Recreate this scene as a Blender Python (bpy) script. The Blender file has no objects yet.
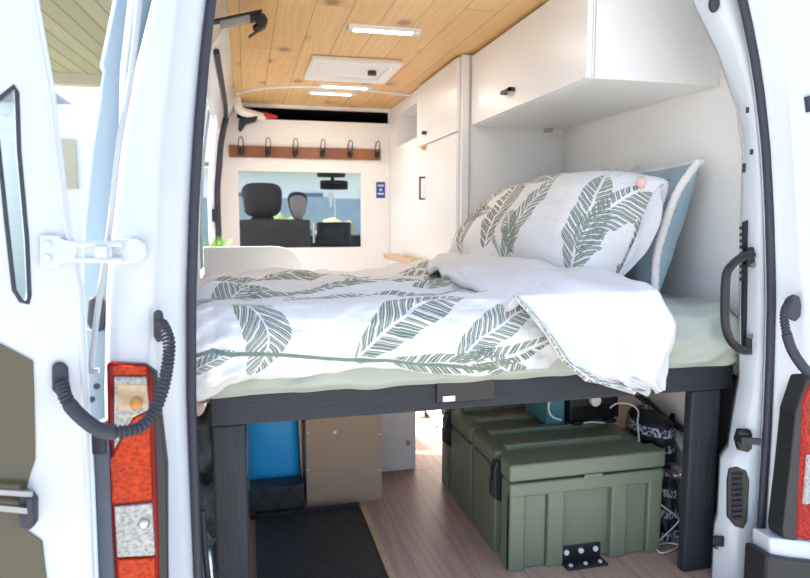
import bpy, math, random
from mathutils import Vector, noise
C = bpy.context.scene
COL = C.collection
random.seed(7)
# ------------------------------------------------------------------ camera geometry
F = 640.0
PITCH = math.atan(69/640); YAW = math.atan(160*math.cos(PITCH)/640)
CZ = 1.0
S = 1.12                                     # whole scene is scaled to real size at the end
_w = Vector((math.sin(YAW)*math.cos(PITCH), math.cos(YAW)*math.cos(PITCH), -math.sin(PITCH)))
_r = Vector((math.cos(YAW), -math.sin(YAW), 0))
_u = _r.cross(_w)
def ray(px, py): return _w + _r*((px-405)/F) + _u*((289-py)/F)
def at(px, py, y):
    d = ray(px, py); return Vector((0,0,CZ)) + d*(y/d.y)
def atX(px, py, x):
    d = ray(px, py); return Vector((0,0,CZ)) + d*(x/d.x)
def atZ(px, py, z):
    d = ray(px, py); return Vector((0,0,CZ)) + d*((z-CZ)/d.z)
def lerp(a, b, t): return a + (b-a)*t
def sstep(a, b, x):
    t = max(0, min(1, (x-a)/(b-a))); return t*t*(3-2*t)
def interp(pts, x):
    if x <= pts[0][0]: return pts[0][1]
    for (a, va), (b, vb) in zip(pts, pts[1:]):
        if x <= b: return va + (vb-va)*(x-a)/(b-a)
    return pts[-1][1]
def N(x, y, z=0.0, s=1.0): return noise.noise(Vector((x*s, y*s, z)))

# ------------------------------------------------------------------ materials
def nodes(name):
    m = bpy.data.materials.new(name); m.use_nodes = True
    nt = m.node_tree; return m, nt, nt.nodes['Principled BSDF']
def nd(nt, t, **kw):
    n = nt.nodes.new(t)
    for k, v in kw.items(): setattr(n, k, v)
    return n
def mth(nt, op, a, b=None, c=None):
    n = nt.nodes.new('ShaderNodeMath'); n.operation = op
    for i, v in enumerate((a, b, c)):
        if v is None: continue
        if isinstance(v, (int, float)): n.inputs[i].default_value = v
        else: nt.links.new(v, n.inputs[i])
    return n.outputs[0]
def mixc(nt, fac, a, b, mode='MIX'):
    n = nt.nodes.new('ShaderNodeMix'); n.data_type = 'RGBA'; n.blend_type = mode
    for i, v in ((0, fac), (6, a), (7, b)):
        if isinstance(v, (int, float)): n.inputs[i].default_value = v
        elif isinstance(v, tuple): n.inputs[i].default_value = (*v, 1) if len(v) == 3 else v
        else: nt.links.new(v, n.inputs[i])
    return n.outputs[2]
def coord(nt, kind='Object', scale=(1,1,1)):
    t = nd(nt, 'ShaderNodeTexCoord'); mp = nd(nt, 'ShaderNodeMapping'); mp.inputs['Scale'].default_value = scale
    nt.links.new(t.outputs[kind], mp.inputs[0]); return mp.outputs[0]
def tnoise(nt, vec, scale, detail=3, rough=.55):
    n = nd(nt, 'ShaderNodeTexNoise'); n.inputs['Scale'].default_value = scale; n.inputs['Detail'].default_value = detail
    n.inputs['Roughness'].default_value = rough
    nt.links.new(vec, n.inputs['Vector']); return n.outputs['Fac']
def bump(nt, b, h, strength=.2, dist=.01):
    n = nd(nt, 'ShaderNodeBump'); n.inputs['Strength'].default_value = strength; n.inputs['Distance'].default_value = dist
    nt.links.new(h, n.inputs['Height']); nt.links.new(n.outputs[0], b.inputs['Normal'])
def setp(b, col=None, rough=None, metal=None, coat=None, emit=None, spec=None, trans=None, alpha=None, sheen=None):
    if col: b.inputs['Base Color'].default_value = (*col, 1)
    if rough is not None: b.inputs['Roughness'].default_value = rough
    if metal is not None: b.inputs['Metallic'].default_value = metal
    if coat is not None: b.inputs['Coat Weight'].default_value = coat; b.inputs['Coat Roughness'].default_value = .08
    if spec is not None: b.inputs['Specular IOR Level'].default_value = spec
    if trans is not None: b.inputs['Transmission Weight'].default_value = trans
    if sheen is not None: b.inputs['Sheen Weight'].default_value = sheen
    if emit: b.inputs['Emission Color'].default_value = (*emit[0], 1); b.inputs['Emission Strength'].default_value = emit[1]
def simple(name, col, rough=.5, nscale=40, namp=.08, bstr=.05, **kw):
    m, nt, b = nodes(name); setp(b, col, rough, **kw)
    v = coord(nt); f = tnoise(nt, v, nscale)
    lo = tuple(c*(1-namp) for c in col); hi = tuple(min(1, c*(1+namp)) for c in col)
    nt.links.new(mixc(nt, f, lo, hi), b.inputs['Base Color'])
    if bstr: bump(nt, b, f, bstr, .004)
    return m
M = {}
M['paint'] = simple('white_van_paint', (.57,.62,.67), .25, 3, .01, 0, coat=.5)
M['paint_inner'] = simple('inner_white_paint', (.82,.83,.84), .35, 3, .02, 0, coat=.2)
M['lining'] = simple('white_lining_panel', (.86,.85,.83), .42, 6, .01, 0)
M['laminate'] = simple('white_cabinet_board', (.87,.86,.85), .3, 5, .01, 0)
M['edge'] = simple('grey_board_edge', (.55,.52,.48), .6)
M['rubber'] = simple('dark_rubber_seal', (.030,.034,.052), .55, 60, .2)
M['plastic'] = simple('black_plastic', (.016,.017,.021), .45, 80, .2, .05)
M['black_metal'] = simple('black_metal', (.012,.013,.016), .35, 60, .2, .03)
M['dark'] = simple('dark_gap_shade', (.01,.01,.012), .8)
M['steel'] = simple('steel', (.55,.56,.58), .3, 30, .05, .02, metal=1)
M['dull_steel'] = simple('dull_steel', (.32,.33,.35), .45, 30, .08, .02, metal=.7)
M['sheet'] = simple('sage_cotton', (.43,.48,.42), .85, 9, .05, .3)
M['blue_linen'] = simple('blue_linen', (.27,.37,.43), .9, 160, .25, .4, sheen=.3)
M['fringe'] = simple('cream_fringe', (.86,.83,.80), .95, 120, .15, .6)
M['pink'] = simple('pink_tuft', (.75,.5,.45), .95, 120, .15, .6)
M['green_poly'] = simple('olive_green_poly', (.165,.20,.14), .38, 400, .12, .10)
M['mdf'] = simple('brown_board', (.46,.34,.24), .8, 300, .08, .05)
M['blue_can'] = simple('blue_plastic', (.02,.44,1.0), .35, 6, .12, 0)
M['red'] = simple('red_plastic', (.6,.02,.02), .4)
M['foil'] = simple('silver_foil', (.6,.62,.66), .28, 22, .2, .6, metal=.9)
M['seat'] = simple('grey_seat_fabric', (.055,.055,.058), .85, 250, .2, .2)
M['armrest'] = simple('pale_grey_plastic', (.28,.27,.27), .6)
M['cable_white'] = simple('white_cable', (.75,.75,.76), .5)
M['teal'] = simple('teal_plastic', (.05,.22,.28), .5)
M['brown_wood'] = simple('pale_wood', (.58,.42,.27), .6, 30, .2)
M['grass_leaf'] = simple('plastic_grass', (.20,.42,.07), .6, 20, .4)
M['blue_sign'] = simple('blue_plate', (.03,.07,.28), .5)
M['blue_sign_mark'] = simple('pale_blue_mark', (.55,.68,.85), .5)
M['grout'] = simple('pale_pot', (.8,.8,.78), .6)
M['house'] = simple('white_render', (.8,.8,.86), .85, 6, .05)
M['fence'] = simple('blue_grey_fence', (.25,.33,.45), .7, 4, .15)
M['concrete'] = simple('concrete', (.42,.41,.39), .85, 5, .15, .3)
M['lawn'] = simple('lawn', (.16,.24,.06), .95, 3, .5, .6)
M['bush'] = simple('bush', (.09,.14,.05), .95, 14, .6, .8)
M['yellow_bush'] = simple('yellow_bush', (.30,.30,.12), .95, 14, .5, .8)
M['roof'] = simple('grey_roof', (.25,.27,.30), .8)
M['beige'] = simple('beige_blind', (.5,.45,.4), .8)
M['led'] = nodes('led_diffuser')[0]; setp(M['led'].node_tree.nodes['Principled BSDF'], (.9,.87,.85), .4, emit=((1,.93,.86), 34.0))
M['white_plastic'] = simple('white_plastic', (.85,.84,.82), .4, 10, .01, 0)

def glass_mat(name, col, rough=.02, mixf=.12):
    m = bpy.data.materials.new(name); m.use_nodes = True; nt = m.node_tree; nt.nodes.clear()
    o = nd(nt, 'ShaderNodeOutputMaterial'); t = nd(nt, 'ShaderNodeBsdfTransparent'); g = nd(nt, 'ShaderNodeBsdfGlossy')
    t.inputs[0].default_value = (*col, 1); g.inputs['Roughness'].default_value = rough
    mx = nd(nt, 'ShaderNodeMixShader'); mx.inputs[0].default_value = mixf
    nt.links.new(t.outputs[0], mx.inputs[1]); nt.links.new(g.outputs[0], mx.inputs[2]); nt.links.new(mx.outputs[0], o.inputs[0])
    return m
M['glass'] = glass_mat('clear_glass', (.85,.92,.93))
M['windscreen'] = glass_mat('windscreen_glass', (.97,.98,.99), .02, .04)

# pine boards on the ceiling, running along the van (Object Y)
def planks(name, wid, cols, dark, grain, knots=True, board_len=1.9, rough=.4, swap=False, gap=.014, ang=0.0):
    m, nt, b = nodes(name)
    t = nd(nt, 'ShaderNodeTexCoord'); mp = nd(nt, 'ShaderNodeMapping'); mp.inputs['Rotation'].default_value = (0,0,ang)
    nt.links.new(t.outputs['Object'], mp.inputs[0]); sp = nd(nt, 'ShaderNodeSeparateXYZ'); nt.links.new(mp.outputs[0], sp.inputs[0])
    x = sp.outputs[1 if swap else 0]; y = sp.outputs[0 if swap else 1]
    xs = mth(nt, 'DIVIDE', x, wid); i = mth(nt, 'FLOOR', xs); fx = mth(nt, 'FRACT', xs)
    wn = nd(nt, 'ShaderNodeTexWhiteNoise', noise_dimensions='1D'); nt.links.new(i, wn.inputs['W'])
    ys = mth(nt, 'ADD', mth(nt, 'DIVIDE', y, board_len), wn.outputs[0]); j = mth(nt, 'FLOOR', ys); fy = mth(nt, 'FRACT', ys)
    wn2 = nd(nt, 'ShaderNodeTexWhiteNoise', noise_dimensions='2D')
    cb = nd(nt, 'ShaderNodeCombineXYZ'); nt.links.new(i, cb.inputs[0]); nt.links.new(j, cb.inputs[1]); nt.links.new(cb.outputs[0], wn2.inputs['Vector'])
    # grain coordinates, offset per board
    gx = mth(nt, 'ADD', mth(nt, 'MULTIPLY', x, 1.0), mth(nt, 'MULTIPLY', wn2.outputs['Value'], 9.0))
    gv = nd(nt, 'ShaderNodeCombineXYZ'); nt.links.new(gx, gv.inputs[0]); nt.links.new(mth(nt, 'MULTIPLY', y, .12), gv.inputs[1])
    nt.links.new(mth(nt, 'MULTIPLY', wn2.outputs['Value'], 5.0), gv.inputs[2])
    warp = tnoise(nt, gv.outputs[0], 7, 2)
    rings = mth(nt, 'SINE', mth(nt, 'ADD', mth(nt, 'MULTIPLY', gx, 170), mth(nt, 'MULTIPLY', warp, 34)))
    rings = mth(nt, 'MULTIPLY_ADD', rings, .5, .5)
    fine = tnoise(nt, gv.outputs[0], 90, 4)
    g = mth(nt, 'ADD', mth(nt, 'MULTIPLY', rings, .30), mth(nt, 'MULTIPLY', fine, .75))
    base = mixc(nt, wn2.outputs['Value'], cols[0], cols[1])
    c = mixc(nt, mth(nt, 'MULTIPLY', g, grain), base, dark)
    h = None
    if knots:
        kv = nd(nt, 'ShaderNodeCombineXYZ'); nt.links.new(gx, kv.inputs[0]); nt.links.new(mth(nt, 'MULTIPLY', y, .75), kv.inputs[1])
        vo = nd(nt, 'ShaderNodeTexVoronoi', voronoi_dimensions='2D'); vo.inputs['Scale'].default_value = 3.3; nt.links.new(kv.outputs[0], vo.inputs['Vector'])
        k = nd(nt, 'ShaderNodeMapRange'); k.inputs['From Min'].default_value = .05; k.inputs['From Max'].default_value = .085
        k.inputs['To Min'].default_value = .9; k.inputs['To Max'].default_value = 0; nt.links.new(vo.outputs['Distance'], k.inputs[0])
        c = mixc(nt, k.outputs[0], c, (.07,.022,.006))
        k2 = nd(nt, 'ShaderNodeMapRange'); k2.inputs['From Min'].default_value = .06; k2.inputs['From Max'].default_value = .17
        k2.inputs['To Min'].default_value = .6; k2.inputs['To Max'].default_value = 0; nt.links.new(vo.outputs['Distance'], k2.inputs[0])
        c = mixc(nt, k2.outputs[0], c, (.50,.26,.10))
    e = mth(nt, 'MAXIMUM', mth(nt, 'LESS_THAN', fx, gap), mth(nt, 'GREATER_THAN', fx, 1-gap))
    e = mth(nt, 'MAXIMUM', e, mth(nt, 'LESS_THAN', fy, .0022*1.9/board_len))
    c = mixc(nt, mth(nt, 'MULTIPLY', e, .6), c, tuple(v*.35 for v in dark))
    nt.links.new(c, b.inputs['Base Color']); setp(b, rough=rough)
    bump(nt, b, mth(nt, 'SUBTRACT', mth(nt, 'MULTIPLY', g, .15), e), .35, .004)
    return m
M['pine'] = planks('pine_boards', .118, ((.80,.50,.18),(.92,.65,.30)), (.64,.32,.09), .6, rough=.38)
M['floor'] = planks('laminate_floor', .15, ((.52,.35,.28),(.62,.44,.37)), (.29,.165,.125), .7, knots=False, board_len=1.2, rough=.38, gap=.008)
M['soffit'] = planks('porch_boards', .16, ((.34,.31,.23),(.42,.38,.29)), (.22,.20,.14), .4, knots=False, board_len=9, rough=.7, gap=.05, ang=math.radians(4))
M['rail'] = planks('stained_wood_board', .05, ((.36,.13,.05),(.62,.27,.11)), (.10,.03,.015), .95, knots=False, board_len=5, rough=.35, swap=True, gap=.0)
def timber(name, axis):
    m, nt, b = nodes(name)
    sc = [55,55,55]; sc[axis] = 4
    v = coord(nt, 'Object', tuple(sc)); f = tnoise(nt, v, 1.5, 5, .7)
    sc2 = [120,120,120]; sc2[axis] = 160
    w = nd(nt, 'ShaderNodeTexWave'); w.inputs['Scale'].default_value = 60; w.inputs['Distortion'].default_value = 3
    w.bands_direction = 'Z' if axis == 0 else 'X'
    nt.links.new(coord(nt, 'Object'), w.inputs['Vector'])
    nt.links.new(mixc(nt, f, (.009,.010,.016), (.036,.040,.054)), b.inputs['Base Color'])
    setp(b, rough=.55); bump(nt, b, mth(nt, 'ADD', f, mth(nt, 'MULTIPLY', w.outputs['Fac'], .5)), .5, .003); return m
M['beam'] = timber('black_stained_timber', 0); M['post'] = timber('black_stained_timber_upright', 2)
# diamond tread rubber
def diamond(name, col, dark, scale):
    m, nt, b = nodes(name)
    t = nd(nt, 'ShaderNodeTexCoord'); sp = nd(nt, 'ShaderNodeSeparateXYZ'); nt.links.new(t.outputs['Object'], sp.inputs[0])
    v = mth(nt, 'ADD', sp.outputs[1], sp.outputs[2])
    a = mth(nt, 'FRACT', mth(nt, 'MULTIPLY', mth(nt, 'ADD', sp.outputs[0], mth(nt, 'MULTIPLY', v, .8)), scale))
    c = mth(nt, 'FRACT', mth(nt, 'MULTIPLY', mth(nt, 'SUBTRACT', sp.outputs[0], mth(nt, 'MULTIPLY', v, .8)), scale))
    e = mth(nt, 'MAXIMUM', mth(nt, 'LESS_THAN', a, .05), mth(nt, 'LESS_THAN', c, .05))
    nt.links.new(mixc(nt, e, col, dark), b.inputs['Base Color']); setp(b, rough=.5); bump(nt, b, mth(nt, 'MULTIPLY', e, -1), .5, .003)
    return m
M['diamond'] = diamond('diamond_rubber', (.032,.034,.040), (.006,.006,.008), 13)
# tail lamp lenses
def lens(name, col, cell, rough=.12, bst=.6):
    m, nt, b = nodes(name); v = coord(nt); vo = nd(nt, 'ShaderNodeTexVoronoi'); vo.inputs['Scale'].default_value = cell
    nt.links.new(v, vo.inputs['Vector']); f = tnoise(nt, v, 25)
    nt.links.new(mixc(nt, vo.outputs['Distance'], tuple(c*.45 for c in col), col), b.inputs['Base Color'])
    setp(b, rough=rough+.15, coat=.1, spec=.2); bump(nt, b, vo.outputs['Distance'], bst, .006); return m
M['lens_red'] = lens('red_lens', (.5,.012,.004), 110); M['lens_dark_red'] = lens('dark_red_lens', (.26,.004,.006), 10, bst=.05)
M['lens_clear'] = lens('clear_lens', (.55,.55,.53), 130); M['lens_amber'] = lens('amber_bulb', (.9,.42,.12), 60)
M['lens_orange'] = lens('orange_red_lens', (.62,.045,.002), 110)
# black wrap printed with pale illegible marks
M['insul'] = simple('grey_insulation', (.10,.10,.115), .6, 30, .5, .6)
def wrapmat():
    m, nt, b = nodes('printed_black_wrap'); v = coord(nt)
    br = nd(nt, 'ShaderNodeTexBrick'); br.inputs['Scale'].default_value = 9; br.inputs['Color1'].default_value = (0,0,0,1); br.inputs['Color2'].default_value = (1,1,1,1)
    br.inputs['Mortar'].default_value = (0,0,0,1); br.inputs['Mortar Size'].default_value = .05; br.inputs['Row Height'].default_value = .3; br.inputs['Brick Width'].default_value = .9
    nt.links.new(coord(nt, 'Generated', (1,1,1)), br.inputs['Vector'])
    sz_ = nd(nt, 'ShaderNodeSeparateXYZ'); nt.links.new(v, sz_.inputs[0]); f = tnoise(nt, coord(nt, 'Object', (130,130,60)), 1, 2); on = mth(nt, 'MULTIPLY', mth(nt, 'GREATER_THAN', f, .5), mth(nt, 'LESS_THAN', mth(nt, 'FRACT', mth(nt, 'MULTIPLY', sz_.outputs[2], 15)), .38))
    nt.links.new(mixc(nt, on, (.014,.016,.028), (.45,.5,.6)), b.inputs['Base Color']); setp(b, rough=.45)
    bump(nt, b, tnoise(nt, v, 18), .5, .02); return m
M['wrap'] = wrapmat()
def panelmat():
    m, nt, b = nodes('dark_olive_trim'); setp(b, (.075,.070,.042), .2); bump(nt, b, tnoise(nt, coord(nt), 220), .08, .002); return m
M['olive_trim'] = panelmat()

# leaf printed cotton --------------------------------------------------------
def leaf_group():
    g = bpy.data.node_groups.new('leaf_print', 'ShaderNodeTree')
    for n in ('U','V','U0','V0','Cos','Sin','InvL','Width','Bend','Freq'):
        g.interface.new_socket(n, in_out='INPUT', socket_type='NodeSocketFloat')
    g.interface.new_socket('Mask', in_out='OUTPUT', socket_type='NodeSocketFloat')
    i = g.nodes.new('NodeGroupInput'); o = g.nodes.new('NodeGroupOutput'); I = i.outputs
    m = lambda op, a, b=None, c=None: mth(g, op, a, b, c)
    du = m('SUBTRACT', I['U'], I['U0']); dv = m('SUBTRACT', I['V'], I['V0'])
    x = m('MULTIPLY', m('ADD', m('MULTIPLY', du, I['Cos']), m('MULTIPLY', dv, I['Sin'])), I['InvL'])
    y = m('MULTIPLY', m('SUBTRACT', m('MULTIPLY', dv, I['Cos']), m('MULTIPLY', du, I['Sin'])), I['InvL'])
    xx = m('MULTIPLY', m('MULTIPLY', x, m('SUBTRACT', 1.0, x)), 4.0)
    y = m('SUBTRACT', y, m('MULTIPLY', xx, I['Bend'])); ay = m('ABSOLUTE', y)
    side = m('SIGN', y)
    cv = g.nodes.new('ShaderNodeCombineXYZ'); g.links.new(m('MULTIPLY', x, 9.0), cv.inputs[0]); g.links.new(m('MULTIPLY', side, 3.0), cv.inputs[1]); g.links.new(I['U0'], cv.inputs[2])
    nz = g.nodes.new('ShaderNodeTexNoise'); nz.inputs['Scale'].default_value = 1.0; nz.inputs['Detail'].default_value = 2; g.links.new(cv.outputs[0], nz.inputs['Vector'])
    s = m('SUBTRACT', x, m('MULTIPLY', ay, .95))
    sf = m('MULTIPLY', m('ADD', s, m('MULTIPLY', nz.outputs[0], .06)), I['Freq'])
    cell = m('FLOOR', sf); wn = g.nodes.new('ShaderNodeTexWhiteNoise'); wn.noise_dimensions = '2D'
    c2 = g.nodes.new('ShaderNodeCombineXYZ'); g.links.new(cell, c2.inputs[0]); g.links.new(side, c2.inputs[1]); g.links.new(c2.outputs[0], wn.inputs['Vector'])
    fr = m('FRACT', sf)
    stripe = m('LESS_THAN', fr, m('MULTIPLY_ADD', wn.outputs['Value'], .36, .58))
    # a few thin white strokes inside each block
    f3 = m('FRACT', m('MULTIPLY', sf, 2.6)); stripe = m('MULTIPLY', stripe, m('GREATER_THAN', f3, .16))
    wd = m('MULTIPLY', m('POWER', m('MAXIMUM', xx, 0.0), .55), I['Width'])
    wd = m('MULTIPLY', wd, m('MULTIPLY_ADD', wn.outputs['Value'], .12, .92))
    ins = m('LESS_THAN', ay, wd); rib = m('GREATER_THAN', ay, .011)
    r = m('MULTIPLY', m('MULTIPLY', stripe, ins), rib)
    r = m('MULTIPLY', r, m('MULTIPLY', m('GREATER_THAN', x, 0.0), m('LESS_THAN', x, 1.0)))
    g.links.new(r, o.inputs[0]); return g
LG = leaf_group()
def leaf_cloth(name, leaves, stems=(), base=(.77,.77,.78), ink=(.17,.225,.185), wr=1.0, blotch=None):
    """leaves: (u0,v0,u1,v1,width,bend,freq) in metres on the cloth; stems: polyline points"""
    m, nt, b = nodes(name)
    t = nd(nt, 'ShaderNodeTexCoord'); sp = nd(nt, 'ShaderNodeSeparateXYZ'); nt.links.new(t.outputs['UV'], sp.inputs[0])
    wz = nd(nt, 'ShaderNodeTexNoise'); wz.inputs['Scale'].default_value = 14; nt.links.new(t.outputs['UV'], wz.inputs['Vector'])
    U = mth(nt, 'ADD', sp.outputs[0], mth(nt, 'MULTIPLY', mth(nt, 'SUBTRACT', wz.outputs['Fac'], .5), .006)); V = sp.outputs[1]
    tot = None
    for (u0,v0,u1,v1,w,be,fr) in leaves:
        L = math.hypot(u1-u0, v1-v0); a = math.atan2(v1-v0, u1-u0)
        g = nd(nt, 'ShaderNodeGroup'); g.node_tree = LG
        nt.links.new(U, g.inputs['U']); nt.links.new(V, g.inputs['V'])
        for k, val in (('U0',u0),('V0',v0),('Cos',math.cos(a)),('Sin',math.sin(a)),('InvL',1/L),('Width',w/L),('Bend',be/L),('Freq',fr*1.2)): g.inputs[k].default_value = val
        tot = g.outputs[0] if tot is None else mth(nt, 'MAXIMUM', tot, g.outputs[0])
    for (u0,v0,u1,v1,w) in stems:
        L = math.hypot(u1-u0, v1-v0); a = math.atan2(v1-v0, u1-u0)
        du = mth(nt, 'SUBTRACT', U, u0); dv = mth(nt, 'SUBTRACT', V, v0)
        x = mth(nt, 'ADD', mth(nt, 'MULTIPLY', du, math.cos(a)), mth(nt, 'MULTIPLY', dv, math.sin(a)))
        y = mth(nt, 'ABSOLUTE', mth(nt, 'SUBTRACT', mth(nt, 'MULTIPLY', dv, math.cos(a)), mth(nt, 'MULTIPLY', du, math.sin(a))))
        s = mth(nt, 'MULTIPLY', mth(nt, 'LESS_THAN', y, w), mth(nt, 'MULTIPLY', mth(nt, 'GREATER_THAN', x, -w), mth(nt, 'LESS_THAN', x, L+w)))
        tot = s if tot is None else mth(nt, 'MAXIMUM', tot, s)
    inkv = mixc(nt, wz.outputs['Fac'], tuple(c*.75 for c in ink), tuple(c*1.3 for c in ink))
    nt.links.new(mixc(nt, tot, base, inkv) if tot is not None else mixc(nt, wz.outputs['Fac'], base, base), b.inputs['Base Color'])
    setp(b, rough=.85, sheen=.1)
    # quilting grid pulled into the cotton plus small crumples
    q = mth(nt, 'MINIMUM', mth(nt, 'ABSOLUTE', mth(nt, 'SUBTRACT', mth(nt, 'FRACT', mth(nt, 'MULTIPLY', sp.outputs[0], 22)), .5)), mth(nt, 'ABSOLUTE', mth(nt, 'SUBTRACT', mth(nt, 'FRACT', mth(nt, 'MULTIPLY', sp.outputs[1], 22)), .5)))
    q = mth(nt, 'MINIMUM', mth(nt, 'MULTIPLY', q, 8), 1.0)
    wr2 = tnoise(nt, coord(nt, 'Object'), 16, 4, .6)
    bump(nt, b, mth(nt, 'ADD', mth(nt, 'MULTIPLY', q, .06), mth(nt, 'MULTIPLY', wr2, .6*wr)), .75, .02)
    return m

# ------------------------------------------------------------------ mesh helper
ORG = {}
class MB:
    def __init__(s): s.v = []; s.f = []; s.uv = {}; s.sm = []
    def add(s, vs, fs, smooth=False, uvs=None):
        b = len(s.v); s.v += [Vector(p) for p in vs]
        for f in fs: s.f.append([b+i for i in f]); s.sm.append(smooth)
        if uvs:
            for i, q in enumerate(uvs): s.uv[b+i] = q
        return s
    def box(s, x0, x1, y0, y1, z0, z1):
        v = [(x,y,z) for z in (z0,z1) for y in (y0,y1) for x in (x0,x1)]
        return s.add(v, [(0,2,3,1),(4,5,7,6),(0,1,5,4),(2,6,7,3),(0,4,6,2),(1,3,7,5)])
    def obox(s, c, ax, ay, az):                       # oriented box: centre and three half vectors
        c, ax, ay, az = map(Vector, (c, ax, ay, az))
        v = [c+ax*i+ay*j+az*k for k in (-1,1) for j in (-1,1) for i in (-1,1)]
        return s.add(v, [(0,2,3,1),(4,5,7,6),(0,1,5,4),(2,6,7,3),(0,4,6,2),(1,3,7,5)])
    def prism(s, pts, ext):
        n = len(pts); e = Vector(ext); pts = [Vector(p) for p in pts]
        v = pts + [p+e for p in pts]
        return s.add(v, [tuple(range(n)), tuple(range(2*n-1, n-1, -1))] + [(i, i+n, (i+1)%n+n, (i+1)%n) for i in range(n)])
    def strip(s, a, b, smooth=True):                  # surface between two equal polylines
        n = len(a)
        return s.add(list(a)+list(b), [(i, i+1, n+i+1, n+i) for i in range(n-1)], smooth)
    def loft(s, lines, smooth=True):
        n = len(lines[0]); v = [p for l in lines for p in l]
        return s.add(v, [(k*n+i, k*n+i+1, (k+1)*n+i+1, (k+1)*n+i) for k in range(len(lines)-1) for i in range(n-1)], smooth)
    def tube(s, path, r, n=10, corr=0.0, period=.007, cap=True):
        path = [Vector(p) for p in path]; out = []; prev = None; L = 0
        for i, p in enumerate(path):
            t = (path[min(i+1, len(path)-1)] - path[max(i-1, 0)]).normalized()
            if prev is None:
                a = Vector((0,0,1)) if abs(t.z) < .9 else Vector((1,0,0)); u = t.cross(a).normalized()
            else: u = (prev - t*prev.dot(t)).normalized()
            prev = u; w = t.cross(u)
            if i: L += (p-path[i-1]).length
            rr = (r(i/(len(path)-1)) if callable(r) else r)
            if corr: rr += corr*math.sin(L/period*2*math.pi)
            out.append([p + (u*math.cos(2*math.pi*k/n) + w*math.sin(2*math.pi*k/n))*rr for k in range(n)])
        v = [q for ring in out for q in ring]; m = len(out)
        f = [(i*n+k, i*n+(k+1)%n, (i+1)*n+(k+1)%n, (i+1)*n+k) for i in range(m-1) for k in range(n)]
        s.add(v, f, True)
        if cap: s.add(out[0], [tuple(range(n-1,-1,-1))]); s.add(out[-1], [tuple(range(n))])
        return s
    def disc(s, c, axis, r, h, n=20):
        c = Vector(c); a = Vector(axis).normalized(); return s.tube([c, c+a*h], r, n)
    def ball(s, c, r, nu=16, nv=10, sc=(1,1,1), fn=None):
        c = Vector(c); v = []; f = []
        for j in range(nv+1):
            th = math.pi*j/nv
            for i in range(nu):
                ph = 2*math.pi*i/nu; d = Vector((math.sin(th)*math.cos(ph)*sc[0], math.sin(th)*math.sin(ph)*sc[1], math.cos(th)*sc[2]))*r
                if fn: d = d*fn(d)
                v.append(c+d)
        for j in range(nv):
            for i in range(nu): f.append((j*nu+i, (j+1)*nu+i, (j+1)*nu+(i+1)%nu, j*nu+(i+1)%nu))
        return s.add(v, f, True)
    def grid(s, fn, nu, nv, smooth=True):
        v = []; uv = []
        for j in range(nv+1):
            for i in range(nu+1):
                r = fn(i/nu, j/nv); v.append(r[0]); uv.append(r[1] if len(r) > 1 else (i/nu, j/nv))
        return s.add(v, [(j*(nu+1)+i, j*(nu+1)+i+1, (j+1)*(nu+1)+i+1, (j+1)*(nu+1)+i) for j in range(nv) for i in range(nu)], smooth, uv)
    def build(s, name, mat, parent=None, loc=None, bevel=0, seg=2, solid=0, sub=0, weld=False, off=-1):
        me = bpy.data.meshes.new(name)
        if parent is not None: org = ORG[parent.name]
        elif loc is not None: org = Vector(loc)
        else:
            xs = [p.x for p in s.v]; ys = [p.y for p in s.v]; org = Vector(((min(xs)+max(xs))/2, (min(ys)+max(ys))/2, min(p.z for p in s.v)))
        me.from_pydata([tuple(p-org) for p in s.v], [], s.f)
        for p, k in zip(me.polygons, s.sm): p.use_smooth = k
        if s.uv:
            l = me.uv_layers.new(name='UVMap')
            for lp in me.loops: l.data[lp.index].uv = s.uv.get(lp.vertex_index, (0,0))
        import bmesh
        bm = bmesh.new(); bm.from_mesh(me)
        if weld: bmesh.ops.remove_doubles(bm, verts=bm.verts, dist=1e-5)
        bmesh.ops.recalc_face_normals(bm, faces=bm.faces); bm.to_mesh(me); bm.free()
        me.materials.append(M[mat] if isinstance(mat, str) else mat)
        o = bpy.data.objects.new(name, me); COL.objects.link(o)
        if parent is not None: o.parent = parent
        else: o.location = org
        ORG[o.name] = org
        if solid:
            d = o.modifiers.new('solid', 'SOLIDIFY'); d.thickness = solid; d.offset = off
        if bevel:
            d = o.modifiers.new('bevel', 'BEVEL'); d.width = bevel; d.segments = seg; d.limit_method = 'ANGLE'; d.angle_limit = math.radians(40)
            d.harden_normals = False
        if sub:
            d = o.modifiers.new('sub', 'SUBSURF'); d.levels = sub; d.render_levels = sub
        return o
def tag(o, label=None, cat=None, group=None, kind=None):
    for k, v in (('label',label),('category',cat),('group',group),('kind',kind)):
        if v: o[k] = v
    return o
def thing(name, label, cat, loc, group=None):
    o = bpy.data.objects.new(name, None); COL.objects.link(o); o.location = loc; ORG[o.name] = Vector(loc); o.empty_display_size = .05
    return tag(o, label, cat, group)
def struct(o, label=None): return tag(o, label, None, None, 'structure')
def copy_thing(root, off):
    r = root.copy(); COL.objects.link(r); r.location = root.location + Vector(off); ORG[r.name] = ORG[root.name] + Vector(off)
    def rec(a, b):
        for ch in list(a.children):
            c = ch.copy(); COL.objects.link(c); c.parent = b; ORG[c.name] = ORG[b.name]; rec(ch, c)
    rec(root, r); return r
def spline(pts, n=60):
    pts = [Vector(p) for p in pts]; P = [pts[0]*2-pts[1]] + pts + [pts[-1]*2-pts[-2]]; out = []
    segs = len(pts)-1
    for k in range(n+1):
        t = k/n*segs; i = min(int(t), segs-1); t -= i; a, b, c, d = P[i:i+4]
        out.append(.5*((2*b) + (c-a)*t + (2*a-5*b+4*c-d)*t*t + (3*b-a-3*c+d)*t**3))
    return out

XL, XR, YF, ZC = -.175, 1.35, 3.95, 1.68       # left wall, right wall, front partition, ceiling
GZ = -.55                                      # ground

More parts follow.
